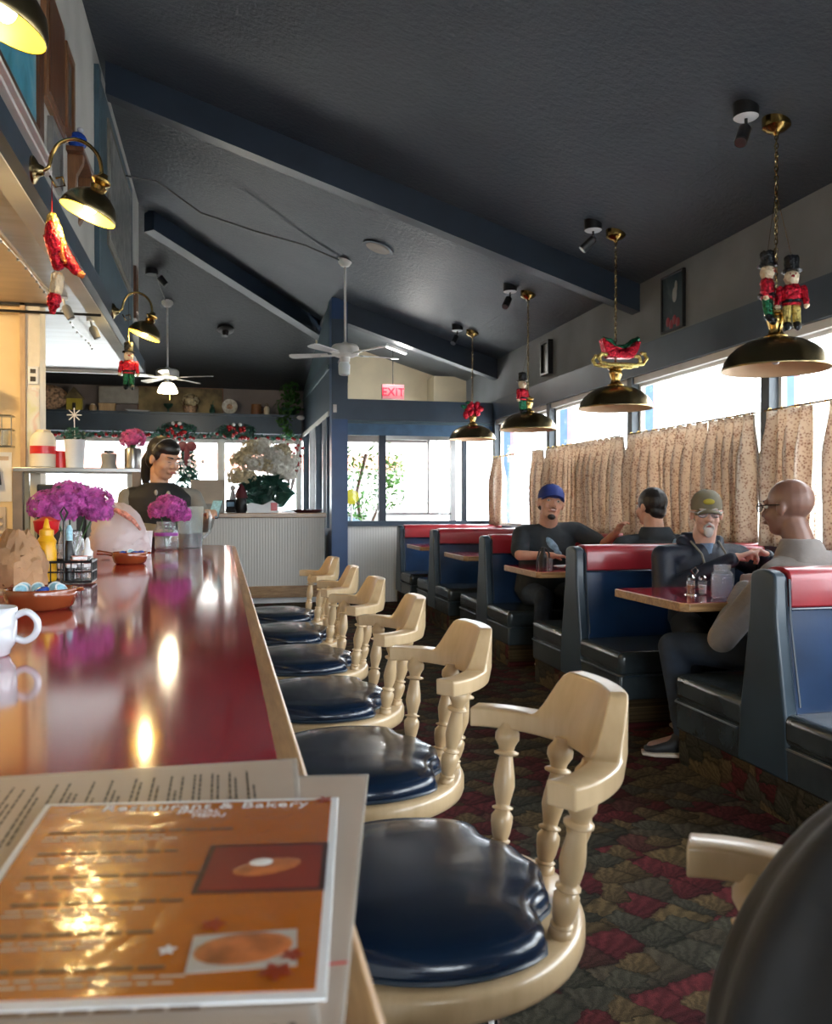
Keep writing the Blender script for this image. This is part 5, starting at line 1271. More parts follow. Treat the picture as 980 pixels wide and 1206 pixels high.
t = thing('hydrangea_arrangement', 'big cream hydrangea arrangement with dark leaves on the register counter', 'flowers', (.54, 10.98, RZ))
MB().lathe([(.10, 0), (.13, .05), (.14, .18), (.11, .24)], n=22).build('vase', 'leaf_dark', t)
for i, (x, z, yy, r, mt) in enumerate(((-.33, .46, -.02, .14, 'petal_tan'), (-.30, .68, .05, .13, 'petal_tan'), (-.15, .62, -.10, .15, 'petal_cream'), (-.02, .84, 0, .14, 'petal_cream'), (.10, .74, -.06, .13, 'petal_cream'), (-.17, .82, .05, .13, 'petal_tan'),
                                     (.14, .56, -.12, .14, 'petal_cream'), (.30, .64, -.02, .15, 'petal_cream'), (.26, .50, -.08, .12, 'petal_cream'), (-.22, .44, -.05, .11, 'petal_tan'), (.22, .80, .05, .11, 'petal_tan'), (.0, .60, -.10, .11, 'petal_tan'))):
    blossom((x, yy, z), r * 1.06, 120, .030, rf).build('blossom', mt, t, smooth=False)
mb = MB(); leafy(mb, (-.02, -.04, .32), (.27, .14, .17), 170, .085, rf); mb.build('foliage', 'leaf_dark', t, smooth=False)
for i in range(15):
    a = -2.9 + i * 2.9 / 14 * 2; rr_ = rf.uniform(.16, .34); c = Vector((rr_ * math.cos(a) * .9, -.06 - rf.uniform(0, .1), .28 + .14 * math.sin(a * 1.5)))
    e = Vector((math.cos(a), -.25, rf.uniform(-.3, .5))).normalized(); f_ = e.cross(Vector((0, 1, .2))).normalized(); L = .15
    MB().add([c - e * L, c - e * L * .2 + f_ * L * .5, c + e * L, c - e * L * .2 - f_ * L * .5, c + Vector((0, .02, 0))], [(0, 1, 4), (1, 2, 4), (2, 3, 4), (3, 0, 4)]).build('leaf', 'leaf_dark', t, smooth=False)
t = thing('potted_ivy', 'trailing green ivy in the back corner above the white flowers', 'plant', (1.08, 14.0, 2.745))
mb = MB(); [leafy(mb, (x, 0, z), (r, .22, r), 140, .055, rf) for x, z, r in ((0, .12, .24), (.02, .42, .18), (-.08, -.12, .16), (-.02, -.30, .10))]
mb.build('foliage', 'leaf_green', t, smooth=False); MB().lathe([(.09, 0), (.13, .12)], n=16).build('pot', 'leaf_dark', t); MB().ell((.18, -.22, -.06), (.07, .05, .04)).build('white_bird', 'ceramic', t)
t = thing('berry_spray', 'spray of red berries on dark twigs in the back right corner', 'plant', (.98, 12.6, 1.55))
mb = MB(); tw = MB()
for i in range(16):
    a = rf.uniform(-2.8, -.2); L = rf.uniform(.25, .62); e = Vector((rf.uniform(-.6, .6), rf.uniform(-.2, .2), 1)).normalized()
    tw.tube([(0, 0, -.2), e * L * .6, e * L + Vector((0, 0, .1))], .006, 5)
    for k in range(5): mb.ell(e * L * rf.uniform(.6, 1.0) + Vector((rf.uniform(-.07, .07), rf.uniform(-.07, .07), rf.uniform(0, .15))), .024, nu=8, nv=5)
tw.build('twigs', 'dark_wood', t); mb.build('berries', 'berry_red', t); MB().lathe([(.07, -.4), (.09, -.18), (.06, -.05)], n=16).build('vase', 'jar_glass', t)
t2 = thing('plant_stand', 'dark stand below the berry spray behind the register counter', 'stand', (.98, 12.6, 0)); MB().bb(-.2, .2, -.2, .2, 1.10, 1.15).build('top', 'dark_wood', t2); MB().tube([(0, 0, 0), (0, 0, 1.1)], .03).build('post', 'dark_wood', t2)
# garland of berries along the windows
mb = MB(); bl_ = []; x = -3.4
while x < 1.2:
    z = 2.40 - .05 * abs(math.sin(x * 2.1)); leafy(mb, (x, YB - .36, z), (.09, .05, .05), 16, .035, rf)
    if rf.random() < .8: bl_.append((x + rf.uniform(-.04, .04), YB - .41, z - rf.uniform(0, .06)))
    x += .085
t = thing('berry_garland', 'dark evergreen garland with red berries along the back window shelf', 'garland', (0, 0, 0))
mb.build('greenery', 'leaf_dark', t, smooth=False); [MB().ell(p, .028, nu=8, nv=5).build('berry', 'berry_red', t) for p in bl_]
for i, (x, l) in enumerate(((-.71, 'red bow wreath over the woman head on the back shelf edge'), (.23, 'dark red wreath bow at the middle of the back shelf edge'))):
    t = thing('wreath', l, 'wreath', (x, YB - .40, 2.44), group='wreaths on the back shelf')
    mb = MB(); leafy(mb, (0, 0, 0), (.32, .06, .13), 150, .06, rf); mb.build('greenery', 'leaf_dark', t, smooth=False)
    [MB().ell((rf.uniform(-.14, .14), -.08, rf.uniform(-.12, .08)), .03, nu=8, nv=5).build('berry', 'berry_red', t) for _ in range(14)]
    MB().ell((-.05, -.1, .1), (.03, .02, .03)).ell((.05, -.1, .1), (.03, .02, .03)).build('white_bells', 'ceramic', t)
# small decorated tree behind the woman
t = thing('christmas_tree', 'small decorated tree with red bow behind the woman', 'tree', (-.50, 12.6, 0))
MB().tube([(0, 0, 0), (0, 0, 1.2)], .03).lathe([(.18, 0), (.2, .02)], n=16).build('stand', 'dark_wood', t)
mb = MB()
for k in range(7): r_ = .30 - k * .035; leafy(mb, (0, 0, 1.15 + k * .14), (r_, r_, .11), 110, .05, rf)
mb.build('foliage', 'leaf_dark', t, smooth=False)
mb = MB(); [mb.ell((rf.uniform(-.24, .24), -.25 + rf.uniform(0, .1), 1.15 + rf.uniform(0, .75)), .025, nu=8, nv=5) for _ in range(26)]; mb.build('silver_balls', 'ceramic', t)
MB().ell((-.06, -.08, 2.10), (.08, .03, .07)).ell((.06, -.08, 2.10), (.08, .03, .07)).cap((0, -.08, 2.08), (0, -.08, 1.85), .035, .05).build('red_bow', 'fur_red', t)
# knick-knacks on the navy shelf at the back
SZ = 2.737; SY = YB - .17
def shelf(name, x, label, parts, cat, rz=0):
    t = thing(name, label, cat, (x, SY, SZ), rz, 'ornaments on the back shelf')
    for nm, mb, mt in parts: mb.build(nm, mt, t)
shelf('birdhouse', -2.27, 'small yellow house ornament on the back shelf', [('walls', MB().bb(-.11, .11, -.06, .06, 0, .20), 'cap_patch'), ('roof', MB().prism([(-.14, .19), (.14, .19), (0, .37)], -.08, .08, Matrix.Rotation(R(90), 4, 'X')), 'mural_olive'), ('door', MB().bb(-.025, .025, -.066, -.06, .02, .12), 'ink')], 'house ornament')
shelf('quilted_pillow', -2.66, 'dark red patterned quilt bundle at the left of the back shelf', [('bundle', MB().ell((0, 0, .20), (.30, .12, .20)), 'quilt')], 'quilt')
shelf('small_jar', -2.0, 'tiny tan jar right of the yellow house', [('jar', MB().lathe([(.05, 0), (.06, .06), (.04, .10)], n=14), 'tan_wood'), ('lid', MB().lathe([(.042, .10), (.02, .12)], n=14), 'off_white')], 'jar')
shelf('wooden_box', -1.78, 'small tan wooden box on the back shelf', [('box', MB().bb(-.12, .12, -.06, .06, 0, .10), 'tan_wood'), ('lid', MB().bb(-.13, .13, -.07, .07, .10, .125), 'tan_wood')], 'box')
shelf('white_boat', -1.33, 'flat white boat ornament on the back shelf', [('hull', MB().prism([(-.18, .04), (.20, .03), (.14, 0), (-.10, 0)], -.04, .04, Matrix.Rotation(R(90), 4, 'X')), 'ceramic'), ('stand', MB().bb(-.12, .12, -.03, .03, -.001, .012), 'dark_wood')], 'boat ornament')
shelf('green_goblet', -.85, 'dark green goblet on the back shelf', [('bowl', MB().lathe([(.02, .07), (.07, .12), (.075, .15)], n=16), 'leaf_dark'), ('foot', MB().lathe([(.05, 0), (.015, .02), (.015, .07)], n=16), 'leaf_dark')], 'goblet')
shelf('flower_basket', -.51, 'reddish basket of dried flowers on the back shelf', [('basket', MB().lathe([(.09, 0), (.12, .10), (.10, .12)], n=18), 'quilt'), ('flowers', blossom((0, 0, .20), .13, 60, .03, rf), 'petal_tan'), ('handle', MB().tube([(-.11, 0, .1), (-.09, 0, .24), (0, 0, .30), (.09, 0, .24), (.11, 0, .1)], .008, 6), 'dark_wood')], 'basket')
shelf('glass_vase', -.16, 'dark small vase between basket and plate on the back shelf', [('vase', MB().lathe([(.03, 0), (.05, .05), (.02, .12), (.03, .15)], n=14), 'leaf_dark'), ('sprig', MB().tube([(0, 0, .14), (.02, 0, .22)], .006, 5), 'stem_green')], 'vase')
shelf('display_plate', .12, 'round cream plate standing on the back shelf', [('plate', MB().lathe([(.04, 0), (.10, .015), (.125, .03), (.10, .02), (.04, .006)], (0, 0, .125), 28, Matrix.Rotation(R(80), 4, 'X')), 'petal_cream'), ('plate_motif', MB().ell((0, -.012, .12), (.05, .004, .05)), 'quilt'), ('easel', MB().bb(-.05, .05, 0, .06, 0, .03), 'dark_wood')], 'plate')
shelf('wooden_mug', .55, 'brown wooden mug near the right end of the back shelf', [('mug', MB().lathe([(.09, 0), (.08, .17), (.085, .175)], n=18), 'brown_board'), ('handle', MB().tube([(.08, 0, .14), (.13, 0, .12), (.12, 0, .05), (.08, 0, .04)], .01, 6), 'dark_wood')], 'mug')
shelf('small_lantern', .72, 'small cream lantern at the right end of the back shelf', [('lantern', MB().lathe([(.05, 0), (.05, .11), (.02, .15)], n=12), 'off_white'), ('ring', MB().tube([(.025 * math.cos(q), 0, .17 + .025 * math.sin(q)) for q in [k * PI / 5 for k in range(10)]], .004, 5, True), 'brass')], 'lantern')
t = thing('wall_mural', 'long olive brown painting behind the back shelf ornaments', 'painting', (-.66, YB, 2.76)); MB().bb(-.66, .66, -.03, 0, 0, .40).build('canvas', 'mural_olive', t); MB().bb(-.68, .68, -.02, 0, -.02, .42).build('stretcher', 'dark_wood', t)
t = thing('wall_cabinet', 'flat grey box above the back shelf left of the painting', 'cabinet', (-1.62, YB, 2.88)); MB().bb(-.30, .30, -.12, 0, 0, .27).build('body', 'pot_grey', t, bevel=.01); MB().bb(-.28, .28, -.13, -.12, .02, .25).build('door', 'pot_grey', t)

# ------------------------------------------------------------------ service station left of the counter
t = thing('service_station', 'wood and steel service shelf unit behind the counter left side', 'shelf unit', (-.98, 6.18, 0))
MB().bb(-.42, .42, 0, .36, 1.485, 1.515).build('top_shelf', 'steel', t, bevel=.004)
MB().bb(-.42, -.355, -.01, .05, 0, 1.485).build('post', 'cabinet_grey', t, bevel=.004); MB().bb(.36, .42, -.01, .05, 0, 1.485).build('post', 'cabinet_grey', t, bevel=.004)
MB().bb(-.345, -.315, 0, .03, .6, 1.475).build('steel_frame', 'chrome', t); MB().bb(-.35, .36, .33, .36, .5, 1.25).build('back_panel', 'pot_grey', t)
MB().bb(-.40, .40, .02, .35, .95, .98).build('shelf', 'steel', t); MB().bb(-.40, .40, .02, .35, .0, .55).build('lower_cabinet', 'cabinet_grey', t)
for i, (x, z, l) in enumerate(((.02, .98, 'first'), (.17, .98, 'second'))):
    c = thing('plastic_tub', '%s pale plastic tub inside the service station' % ('left' if i == 0 else 'right'), 'tub', (-.98 + x, 6.34, .98), group='pale tubs in the service station')
    MB().lathe([(.05, 0), (.065, .36), (.07, .37)], n=18).build('tub', 'clear_plastic', c); MB().lathe([(.04, .01), (.055, .25)], n=14).build('contents', 'plastic_white', c)
t = thing('equipment_box', 'dark brewing box inside the service station', 'appliance', (-1.10, 6.34, .98)); MB().bb(-.16, .16, -.1, .1, 0, .42).build('case', 'black_metal', t, bevel=.01); MB().bb(-.1, .1, -.105, -.1, .1, .2).build('panel', 'steel', t)
t = thing('yellow_note', 'folded pale yellow napkins inside the service station', 'napkins', (-.72, 6.34, .98)); MB().bb(-.1, .1, -.08, .08, 0, .26).build('stack', 'shade_inside', t, bevel=.01); MB().bb(-.04, .04, -.084, -.08, .05, .15).build('band', 'paper_white', t)
TSZ = 1.515
def D_(x, y=6.34): return (x, y, TSZ)
t = thing('plastic_bucket', 'big white bucket with red band on the service shelf', 'bucket', D_(-1.235)); MB().lathe([(.075, 0), (.085, .01), (.085, .20), (.07, .235), (.06, .25)], n=24).build('bucket', 'off_white', t); MB().lathe([(.0865, .10), (.0865, .155)], n=24, capb=False, capt=False).build('red_band', 'red_plastic', t); MB().lathe([(.05, .25), (.045, .27)], n=18).build('lid', 'tinsel_cream', t)
t = thing('red_can', 'red can squeezed between bucket and white pail', 'can', D_(-1.13, 6.37)); MB().lathe([(.045, 0), (.045, .12)], n=20).build('can', 'red_plastic', t); MB().lathe([(.046, .12), (.04, .125)], n=20).build('lid', 'red_plastic', t)
t = thing('potted_plant', 'white pail planter with dark leaves and a snowflake pick', 'plant', D_(-1.025)); MB().lathe([(.058, 0), (.072, .20), (.075, .205), (.068, .19)], n=22).build('pail', 'plastic_white', t)
mb = MB(); leafy(mb, (0, 0, .24), (.07, .06, .06), 60, .03, rf); mb.build('foliage', 'leaf_dark', t, smooth=False)
mb = MB(); mb.tube([(0, 0, .2), (0, -.02, .36)], .003, 5)
for k in range(8): a = k * PI / 4; mb.tube([(0, -.02, .38), (.05 * math.cos(a), -.02, .38 + .05 * math.sin(a))], .004, 5)
mb.build('snowflake', 'paper_white', t)
t = thing('grey_pot', 'squat grey lidded pot on the service shelf', 'pot', D_(-.795)); MB().lathe([(.06, 0), (.048, .04), (.055, .10), (.05, .11)], n=20).build('pot', 'pot_grey', t); MB().lathe([(.035, .115), (.035, .13)], n=18).build('lid', 'black_plastic', t)
t = thing('silver_canister_vase', 'silver canister holding pink carnations on the service shelf', 'flowers', D_(-.63)); MB().lathe([(.058, 0), (.06, .01), (.06, .14), (.055, .15)], n=24).build('canister', 'steel', t); blossom((.0, 0, .215), .088, 130, .018, rf).build('blossom', 'petal_pink', t, smooth=False); MB().tube([(0, 0, .1), (0, 0, .18)], .02, 8).build('stems', 'stem_green', t)
# kitchen wall details
KY = 6.6
t = thing('louvered_panel', 'beige louvered panel low on the kitchen wall', 'vent', (-1.66, KY, .72))
mb = MB(); mb.bb(-.22, .12, -.015, 0, 0, .52); mb.build('frame', 'plastic_tan', t); [MB().box((-.05, -.02, .06 + k * .055), (.30, .035, .012), M=Matrix.Rotation(R(35), 4, 'X')).build('louver', 'plastic_tan', t) for k in range(8)]
t = thing('notice_sheet', 'pale notice sheet pinned on the kitchen wall', 'notice', (-1.60, KY, 1.28)); MB().bb(-.16, .10, -.006, 0, 0, .36).build('sheet', 'paper_white', t); MB().bb(-.14, .08, -.008, -.006, .30, .33).build('heading', 'ink_light', t)
t = thing('key_hook', 'bunch of dark keys hanging on the kitchen wall', 'keys', (-1.60, KY - .01, 1.46)); mb = MB(); [mb.tube([(rf.uniform(-.02, .02), -.02, .06), (rf.uniform(-.04, .04), -.03, -.06)], .010, 6) for _ in range(6)]; mb.build('keys', 'black_metal', t); MB().tube([(0, -.02, -.06), (0, -.02, -.17)], .010, 6).build('red_tag', 'fur_red', t); MB().bb(-.02, .02, -.01, 0.01, .05, .08).build('hook', 'steel', t)
t = thing('wire_rack', 'small wire rack of cups on the kitchen wall', 'rack', (-1.62, KY, 1.68)); mb = MB()
for z in (0, .12, .22): mb.tube([(-.18, -.10, z), (.14, -.10, z), (.14, 0, z), (-.18, 0, z)], .005, 5, True)
for k in range(6): mb.tube([(-.18 + k * .064, -.10, 0), (-.18 + k * .064, -.10, .22)], .004, 5)
mb.build('wires', 'steel', t); MB().lathe([(.035, .005), (.042, .12)], (.07, -.05, 0), 14).build('cup', 'clear_plastic', t); MB().lathe([(.05, .005), (.06, .13)], (-.07, -.05, 0), 14).build('teal_tub', 'creamer_blue', t)
t = thing('dried_flower', 'purple dried flower head on a thin stem at the left edge', 'flowers', (-1.66, 6.45, 1.90)); blossom((0, 0, .18), .09, 100, .02, rf, .6).build('blossom', 'petal_dark', t, smooth=False); MB().tube([(0, 0, -.02), (.0, 0, .15)], .004, 5).tube([(.0, 0, -.02), (.06, .06, -.0)], .004, 5).build('stem', 'stem_green', t)
t = thing('pinned_map', 'pale floral printed strip taped on the kitchen post', 'poster', (-1.335, 6.515, 1.66)); MB().bb(-.04, .04, -.004, 0, 0, .44).build('sheet', 'map_floral', t); MB().bb(-.01, .02, -.006, -.004, .43, .45).build('tape', 'paper_white', t)
t = thing('outlet_plate', 'small outlet plate with dark sockets high on the kitchen post', 'outlet', (-1.335, 6.515, 2.13)); MB().bb(-.035, .035, -.008, 0, 0, .13).build('plate', 'white_paint', t, bevel=.003); MB().bb(-.018, .018, -.012, -.008, .02, .055).bb(-.018, .018, -.012, -.008, .08, .11).build('sockets', 'ink', t)
# ------------------------------------------------------------------ people
def V(p): return Vector(p)
def head_frame(c, d, s=1.0, tilt=0, wide=1.0):
    f = V(d).normalized(); r = f.cross(Vector((0, 0, 1))).normalized(); u = r.cross(f).normalized()
    M = Matrix(((r.x, f.x, u.x, 0), (r.y, f.y, u.y, 0), (r.z, f.z, u.z, 0), (0, 0, 0, 1)))
    return Matrix.Translation(c) @ M @ Matrix.Rotation(tilt, 4, 'Y') @ Matrix.Scale(s, 4) @ Matrix.Diagonal((wide, 1, 1, 1))
def hell(mb, H, c, r, rot=None):
    M = H @ Matrix.Translation(c)
    if rot: M = M @ rot
    L = M.translation.copy(); M3 = M.copy(); M3.translation = (0, 0, 0)
    return mb.ell(L, r, M3, 16, 10)
def hcap(mb, H, a, b, r0, r1):
    s = H.to_scale().x; return mb.cap(H @ V(a), H @ V(b), r0 * s, r1 * s, 10)
def hand(mb, w, d, nrm, curl, side, s=1.0, spread=.06):
    w = V(w); d = V(d).normalized(); n = V(nrm); n = (n - d * n.dot(d)).normalized(); sx = d.cross(n) * side   # sx towards the thumb
    tips = []
    for i in range(4):
        o = (.030 - .020 * i) * s; k = w + d * (.088 - abs(i - 1) * .004) * s + sx * o
        mb.cap(w + d * .012 * s + sx * o * .55, k, .0155 * s, .0125 * s, 10)
        L = [.040, .044, .041, .032][i] * s; a = 0; p = k; r = .0095 * s; dd = (d + sx * (1.2 - i) * spread).normalized()
        for j, fr in enumerate((1, .62, .48)):
            a += curl * (.75, 1.0, .7)[j]; q = p + (dd * math.cos(a) + n * math.sin(a)) * L * fr
            mb.cap(p, q, r, r * .9, 10); p = q; r *= .9
        tips.append(p)
    b = w + d * .022 * s + sx * .026 * s; m1 = b + (d * .55 + sx * .75 + n * .25).normalized() * .040 * s; m2 = m1 + (d * .85 + sx * .3 + n * .4).normalized() * .032 * s; m3 = m2 + (d * .9 + n * .5).normalized() * .022 * s
    mb.cap(b, m1, .016 * s, .0125 * s, 10).cap(m1, m2, .012 * s, .0105 * s, 10).cap(m2, m3, .0105 * s, .009 * s, 10)
def person(label, skin, J, hd, hs=1.0, tilt=0, hands=(0.5, 0.5), hnorm=None, bulk=1.0, top='tee_black', short=False, legs='denim', low=True, hdirs=None, top_name='shirt', wide=1.0, closed=False):
    base = V((J['pel'][0], J['pel'][1], 0)); b = lambda k: V(J[k]) - base
    t = MB(); sl, sr = b('sl'), b('sr'); rt = (sr - sl); rt.z = 0; rt.normalize(); fw = Vector((-rt.y, rt.x, 0))
    pel, ch, nk = b('pel'), b('ch'), b('nk')
    mid = pel.lerp(ch, .5)
    def torso(mb, e):
        B = bulk
        mb.loft([(pel + Vector((0, 0, -.09)), .13 * B + e, .10 * B + e, rt, fw), (pel, .175 * B + e, .125 * B + e, rt, fw), (mid + fw * .01, .165 * B + e, .125 * B + e, rt, fw), (ch + Vector((0, 0, -.12)), .185 * B + e, .125 * B + e, rt, fw),
                 (ch, .18 * B + e, .105 * B + e, rt, fw), (ch.lerp(nk, .5), .125 + e, .085 + e, rt, fw), (ch.lerp(nk, .85), .065 + e, .06 + e, rt, fw)], 28)
    torso(t, -.012)
    H = head_frame(b('head'), hd, hs, tilt, wide)
    t.cap(ch.lerp(nk, .3), H @ V((0, -.02, -.07)), .066 * bulk, .060 * bulk, 14)
    hell(t, H, (0, -.016, .030), (.076, .096, .088)); hell(t, H, (0, .018, -.032), (.062, .072, .088)); hell(t, H, (0, .034, -.088), (.044, .046, .030))
    for s in (-1, 1):
        hell(t, H, (s * .036, .058, -.032), (.024, .028, .026)); hell(t, H, (s * .078, -.008, -.008), (.009, .020, .032)); hell(t, H, (s * .014, .096, -.030), (.010, .011, .008))
    hcap(t, H, (0, .080, .010), (0, .104 - (.007 if closed else 0), -.026), .008, .013 - (.003 if closed else 0)); hcap(t, H, (-.038, .078, .026), (.038, .078, .026), .010, .010); hcap(t, H, (-.018, .088, -.060), (.018, .088, -.060), .010, .010)
    for k, (S, E, W, sd) in enumerate((('sl', 'el', 'wl', -1), ('sr', 'er', 'wr', 1))):
        if W not in J: continue
        t.chain([b(S), b(E), b(W)], [.048, .041, .028])
        d = V(hdirs[k]) if hdirs and hdirs[k] else (b(W) - b(E)).normalized()
        nm = V(hnorm[k]) if hnorm else Vector((0, 0, -1))
        hand(t, b(W), d, nm, hands[k], sd * (1 if nm.z <= 0 else -1))
    for S, K_, A_, T_ in (('hl', 'kl', 'al', 'tl'), ('hr', 'kr', 'ar', 'tr')):
        t.chain([b(S), b(K_), b(A_)], [.075, .052, .036]); t.cap(b(A_) + Vector((0, 0, -.02)), b(T_), .034, .028)
    root = t.build('person', skin, at=base, remesh=.0075, smoothit=2)
    tag(root, label, 'person')
    # clothes
    c = MB(); torso(c, .014)
    for S, E, W in (('sl', 'el', 'wl'), ('sr', 'er', 'wr')):
        if W not in J: continue
        if short:
            q = b(S).lerp(b(E), .75); c.chain([b(S), q], [.064 * bulk, .062 * bulk])
        else: c.chain([b(S), b(E), b(E).lerp(b(W), .93)], [.064 * bulk, .060 * bulk, .046])
    for S in ('sl', 'sr'): c.cap(nk.lerp(b(S), .25) + Vector((0, 0, -.05)), b(S) + (nk - b(S)) * .12 + Vector((0, 0, -.005)), .062, .062 * bulk)
    c.build(top_name, top, root, remesh=.011, smoothit=4)
    l = MB()
    for S, K_, A_ in (('hl', 'kl', 'al'), ('hr', 'kr', 'ar')): l.chain([b(S), b(K_), b(K_).lerp(b(A_), .99)], [.098, .076, .058])
    l.loft([(pel + Vector((0, 0, -.12)), .15, .11, rt, fw), (pel + Vector((0, 0, .0)), .178 * bulk + .008, .13 * bulk + .006, rt, fw)], 24)
    l.build('trousers', legs, root, remesh=.014, smoothit=3)
    for A_, T_ in (('al', 'tl'), ('ar', 'tr')):
        a, e = b(A_), b(T_); z = min(a.z, e.z)
        dd = (e - a); dd.z = 0; L = dd.length; dd.normalize(); sd = dd.cross(Vector((0, 0, 1)))
        c0 = Vector((a.x, a.y, 0)) - dd * .06
        def sec(q, w, z0, z1): return (c0 + dd * q + Vector((0, 0, (z0 + z1) / 2)), w, (z1 - z0) / 2, sd, (0, 0, 1))
        sh = MB().loft([sec(0, .03, .022, .085), sec(.03, .042, .018, .12), sec(.09, .046, .018, .135), sec(.15, .046, .018, .085), sec(L + .05, .050, .018, .062), sec(L + .10, .034, .02, .045)], 18, 2.4).build('shoe', 'shoe_black', root, remesh=.008, smoothit=2)
        MB().loft([sec(-.006, .032, .0, .022), sec(.03, .045, .0, .026), sec(L + .05, .054, .0, .026), sec(L + .11, .034, .004, .024)], 18, 3).build('sole', 'shoe_sole', sh)
    # face details
    for s in (-1, 1):
        if closed: hell(MB(), H, (s * .031, .083, .002), (.013, .004, .0018)).build('eyelashes', 'hair_black', root); continue
        e = hell(MB(), H, (s * .031, .0745, .006), (.0115, .0115, .0075)).build('eye', 'eye_white', root)
        hell(MB(), H, (s * .031, .0838, .005), (.0050, .003, .0050)).build('iris', 'eye_dark', e)
    hell(hell(MB(), H, (0, .096, -.057), (.021, .006, .0045)), H, (0, .096, -.064), (.018, .006, .005)).build('lips', 'lip', root)
    return root, H, base, rt, fw, b
def brows(root, H, mat):
    mb = MB(); [hcap(mb, H, (s * .018, .091, .027), (s * .046, .080, .030), .0045, .003) for s in (-1, 1)]; mb.build('eyebrows', mat, root)
def scalp(root, H, mat, e=.006, front=.02, nape=-.05):
    mb = MB(); hell(mb, H, (0, -.020, .034), (.077 + e, .097 + e, .089 + e))
    hell(mb, H, (0, -.062, -.02), (.064, .045, .062)); me = mb
    me.build('hair', mat, root, remesh=.008, smoothit=2)
def cap_hat(root, H, mat, brimup=0, back=False):
    vs = []; fs = []; n = 28
    mb = MB(); L = [(.088, .022), (.090, .045), (.086, .075), (.070, .105), (.045, .124), (.018, .132)]
    for r, z in L:
        for i in range(n):
            a = 2 * PI * i / n; vs.append(H @ V((r * .93 * math.cos(a), -.014 + r * 1.17 * math.sin(a), z)))
    for j in range(len(L) - 1):
        for i in range(n):
            k = (i + 1) % n; fs.append((j * n + i, j * n + k, (j + 1) * n + k, (j + 1) * n + i))
    fs.append(tuple((len(L) - 1) * n + i for i in range(n))); fs.append(tuple(range(n - 1, -1, -1)))
    h = mb.add(vs, fs).build('cap', mat, root)
    br = MB(); m = 14; vs = []; fs = []
    for j, q in enumerate((0, .5, 1)):
        for i in range(m + 1):
            x = -1 + 2 * i / m; yy = .078 + .078 * q * math.sqrt(max(0, 1 - x * x * .92)); vs.append(H @ V((x * (.074 - .004 * q), yy - .03 * x * x * (1 - q * .3), .032 - .020 * x * x - .014 * q + brimup * q)))
    for j in range(2):
        for i in range(m): a = j * (m + 1) + i; fs.append((a, a + 1, a + m + 2, a + m + 1))
    o = br.add(vs, fs).build('brim', mat, h); s = o.modifiers.new('t', 'SOLIDIFY'); s.thickness = .008
    hell(MB(), H, (0, -.014, .133), (.007, .007, .005)).build('button', mat, h)
    return h
def glasses(root, H, mat='black_metal', r=.006):
    mb = MB()
    for s in (-1, 1):
        mb.tube([H @ V((s * .034 + .024 * math.cos(a), .104, .004 + .018 * math.sin(a))) for a in [2 * PI * i / 16 for i in range(16)]], .0026, 6, True)
        mb.tube([H @ V((s * .058, .102, .010)), H @ V((s * .078, .05, .012)), H @ V((s * .084, -.01, .010))], .0028, 6)
    mb.tube([H @ V((-.010, .105, .006)), H @ V((.010, .105, .006))], .0026, 6)
    g = mb.build('glasses', mat, root)
    mb = MB(); [hell(mb, H, (s * .034, .104, .004), (.023, .0015, .017)) for s in (-1, 1)]; mb.build('lenses', 'lens_glass', g)

# A: bald man in grey hoodie, near side of the first table, facing away
JA = dict(pel=(2.74, 3.38, .55), ch=(2.72, 3.44, .97), nk=(2.70, 3.48, 1.06), head=(2.675, 3.53, 1.245), sl=(2.54, 3.44, .925), sr=(2.93, 3.46, .96),
          el=(2.28, 3.47, .63), wl=(2.56, 3.70, .85), er=(3.12, 3.58, .80), wr=(2.95, 3.84, .86),
          hl=(2.64, 3.42, .53), kl=(2.22, 3.80, .54), al=(2.25, 3.73, .11), tl=(2.10, 3.79, .045), hr=(2.84, 3.42, .53), kr=(2.80, 3.84, .54), ar=(2.80, 3.76, .11), tr=(2.80, 3.92, .045))
r_, H, bs, rt_, fw_, b = person('bald man in grey hoodie and glasses, seated with his back half turned', 'skin_brown', JA, (-.45, .89, -.05), 1.16, top='hoodie_grey', top_name='hoodie', bulk=1.12, hands=(.55, .5))
glasses(r_, H); brows(r_, H, 'hair_black')
nk = b('nk'); MB().loft([(nk + Vector((0, -.02, -.10)), .15, .12, rt_, fw_), (nk + Vector((.0, -.02, -.04)), .125, .115, rt_, fw_), (nk + Vector((0, -.015, .01)), .098, .098, rt_, fw_), (nk + Vector((0, -.01, .035)), .088, .088, rt_, fw_)], 26).ell(nk + Vector((.02, -.10, -.10)), (.14, .06, .09)).build('hood', 'hoodie_grey', r_, remesh=.009, smoothit=3)
# B: olive cap man across from him
JB = dict(pel=(2.86, 4.58, .55), ch=(2.82, 4.52, .95), nk=(2.81, 4.48, 1.04), head=(2.80, 4.42, 1.205), sl=(3.06, 4.50, .95), sr=(2.56, 4.50, .95),
          el=(3.22, 4.42, .82), wl=(3.08, 4.25, .965), er=(2.53, 4.44, .74), wr=(2.88, 4.24, .955),
          hl=(2.96, 4.54, .53), kl=(3.0, 4.10, .54), al=(3.0, 4.20, .11), tl=(3.0, 4.06, .045), hr=(2.74, 4.54, .53), kr=(2.56, 4.12, .54), ar=(2.50, 4.22, .11), tr=(2.48, 4.08, .045))
r_, H, bs, rt_, fw_, b = person('old man in olive cap, glasses and white beard with dark hooded jacket, hands clasped', 'skin_pale', JB, (-.42, -.9, -.06), 1.08, top='jacket_navy', top_name='jacket', bulk=1.10, hands=(.9, .95), hdirs=((-.8, -.1, .3), (.85, -.05, .25)), hnorm=((-.1, -.2, -1), (.0, -.3, -1)))
cap_hat(r_, H, 'cap_olive'); hh = [c for c in r_.children if c.name.startswith('cap')][0]
hell(MB(), H, (0, .088, .070), (.030, .008, .016)).build('patch', 'cap_patch', hh)
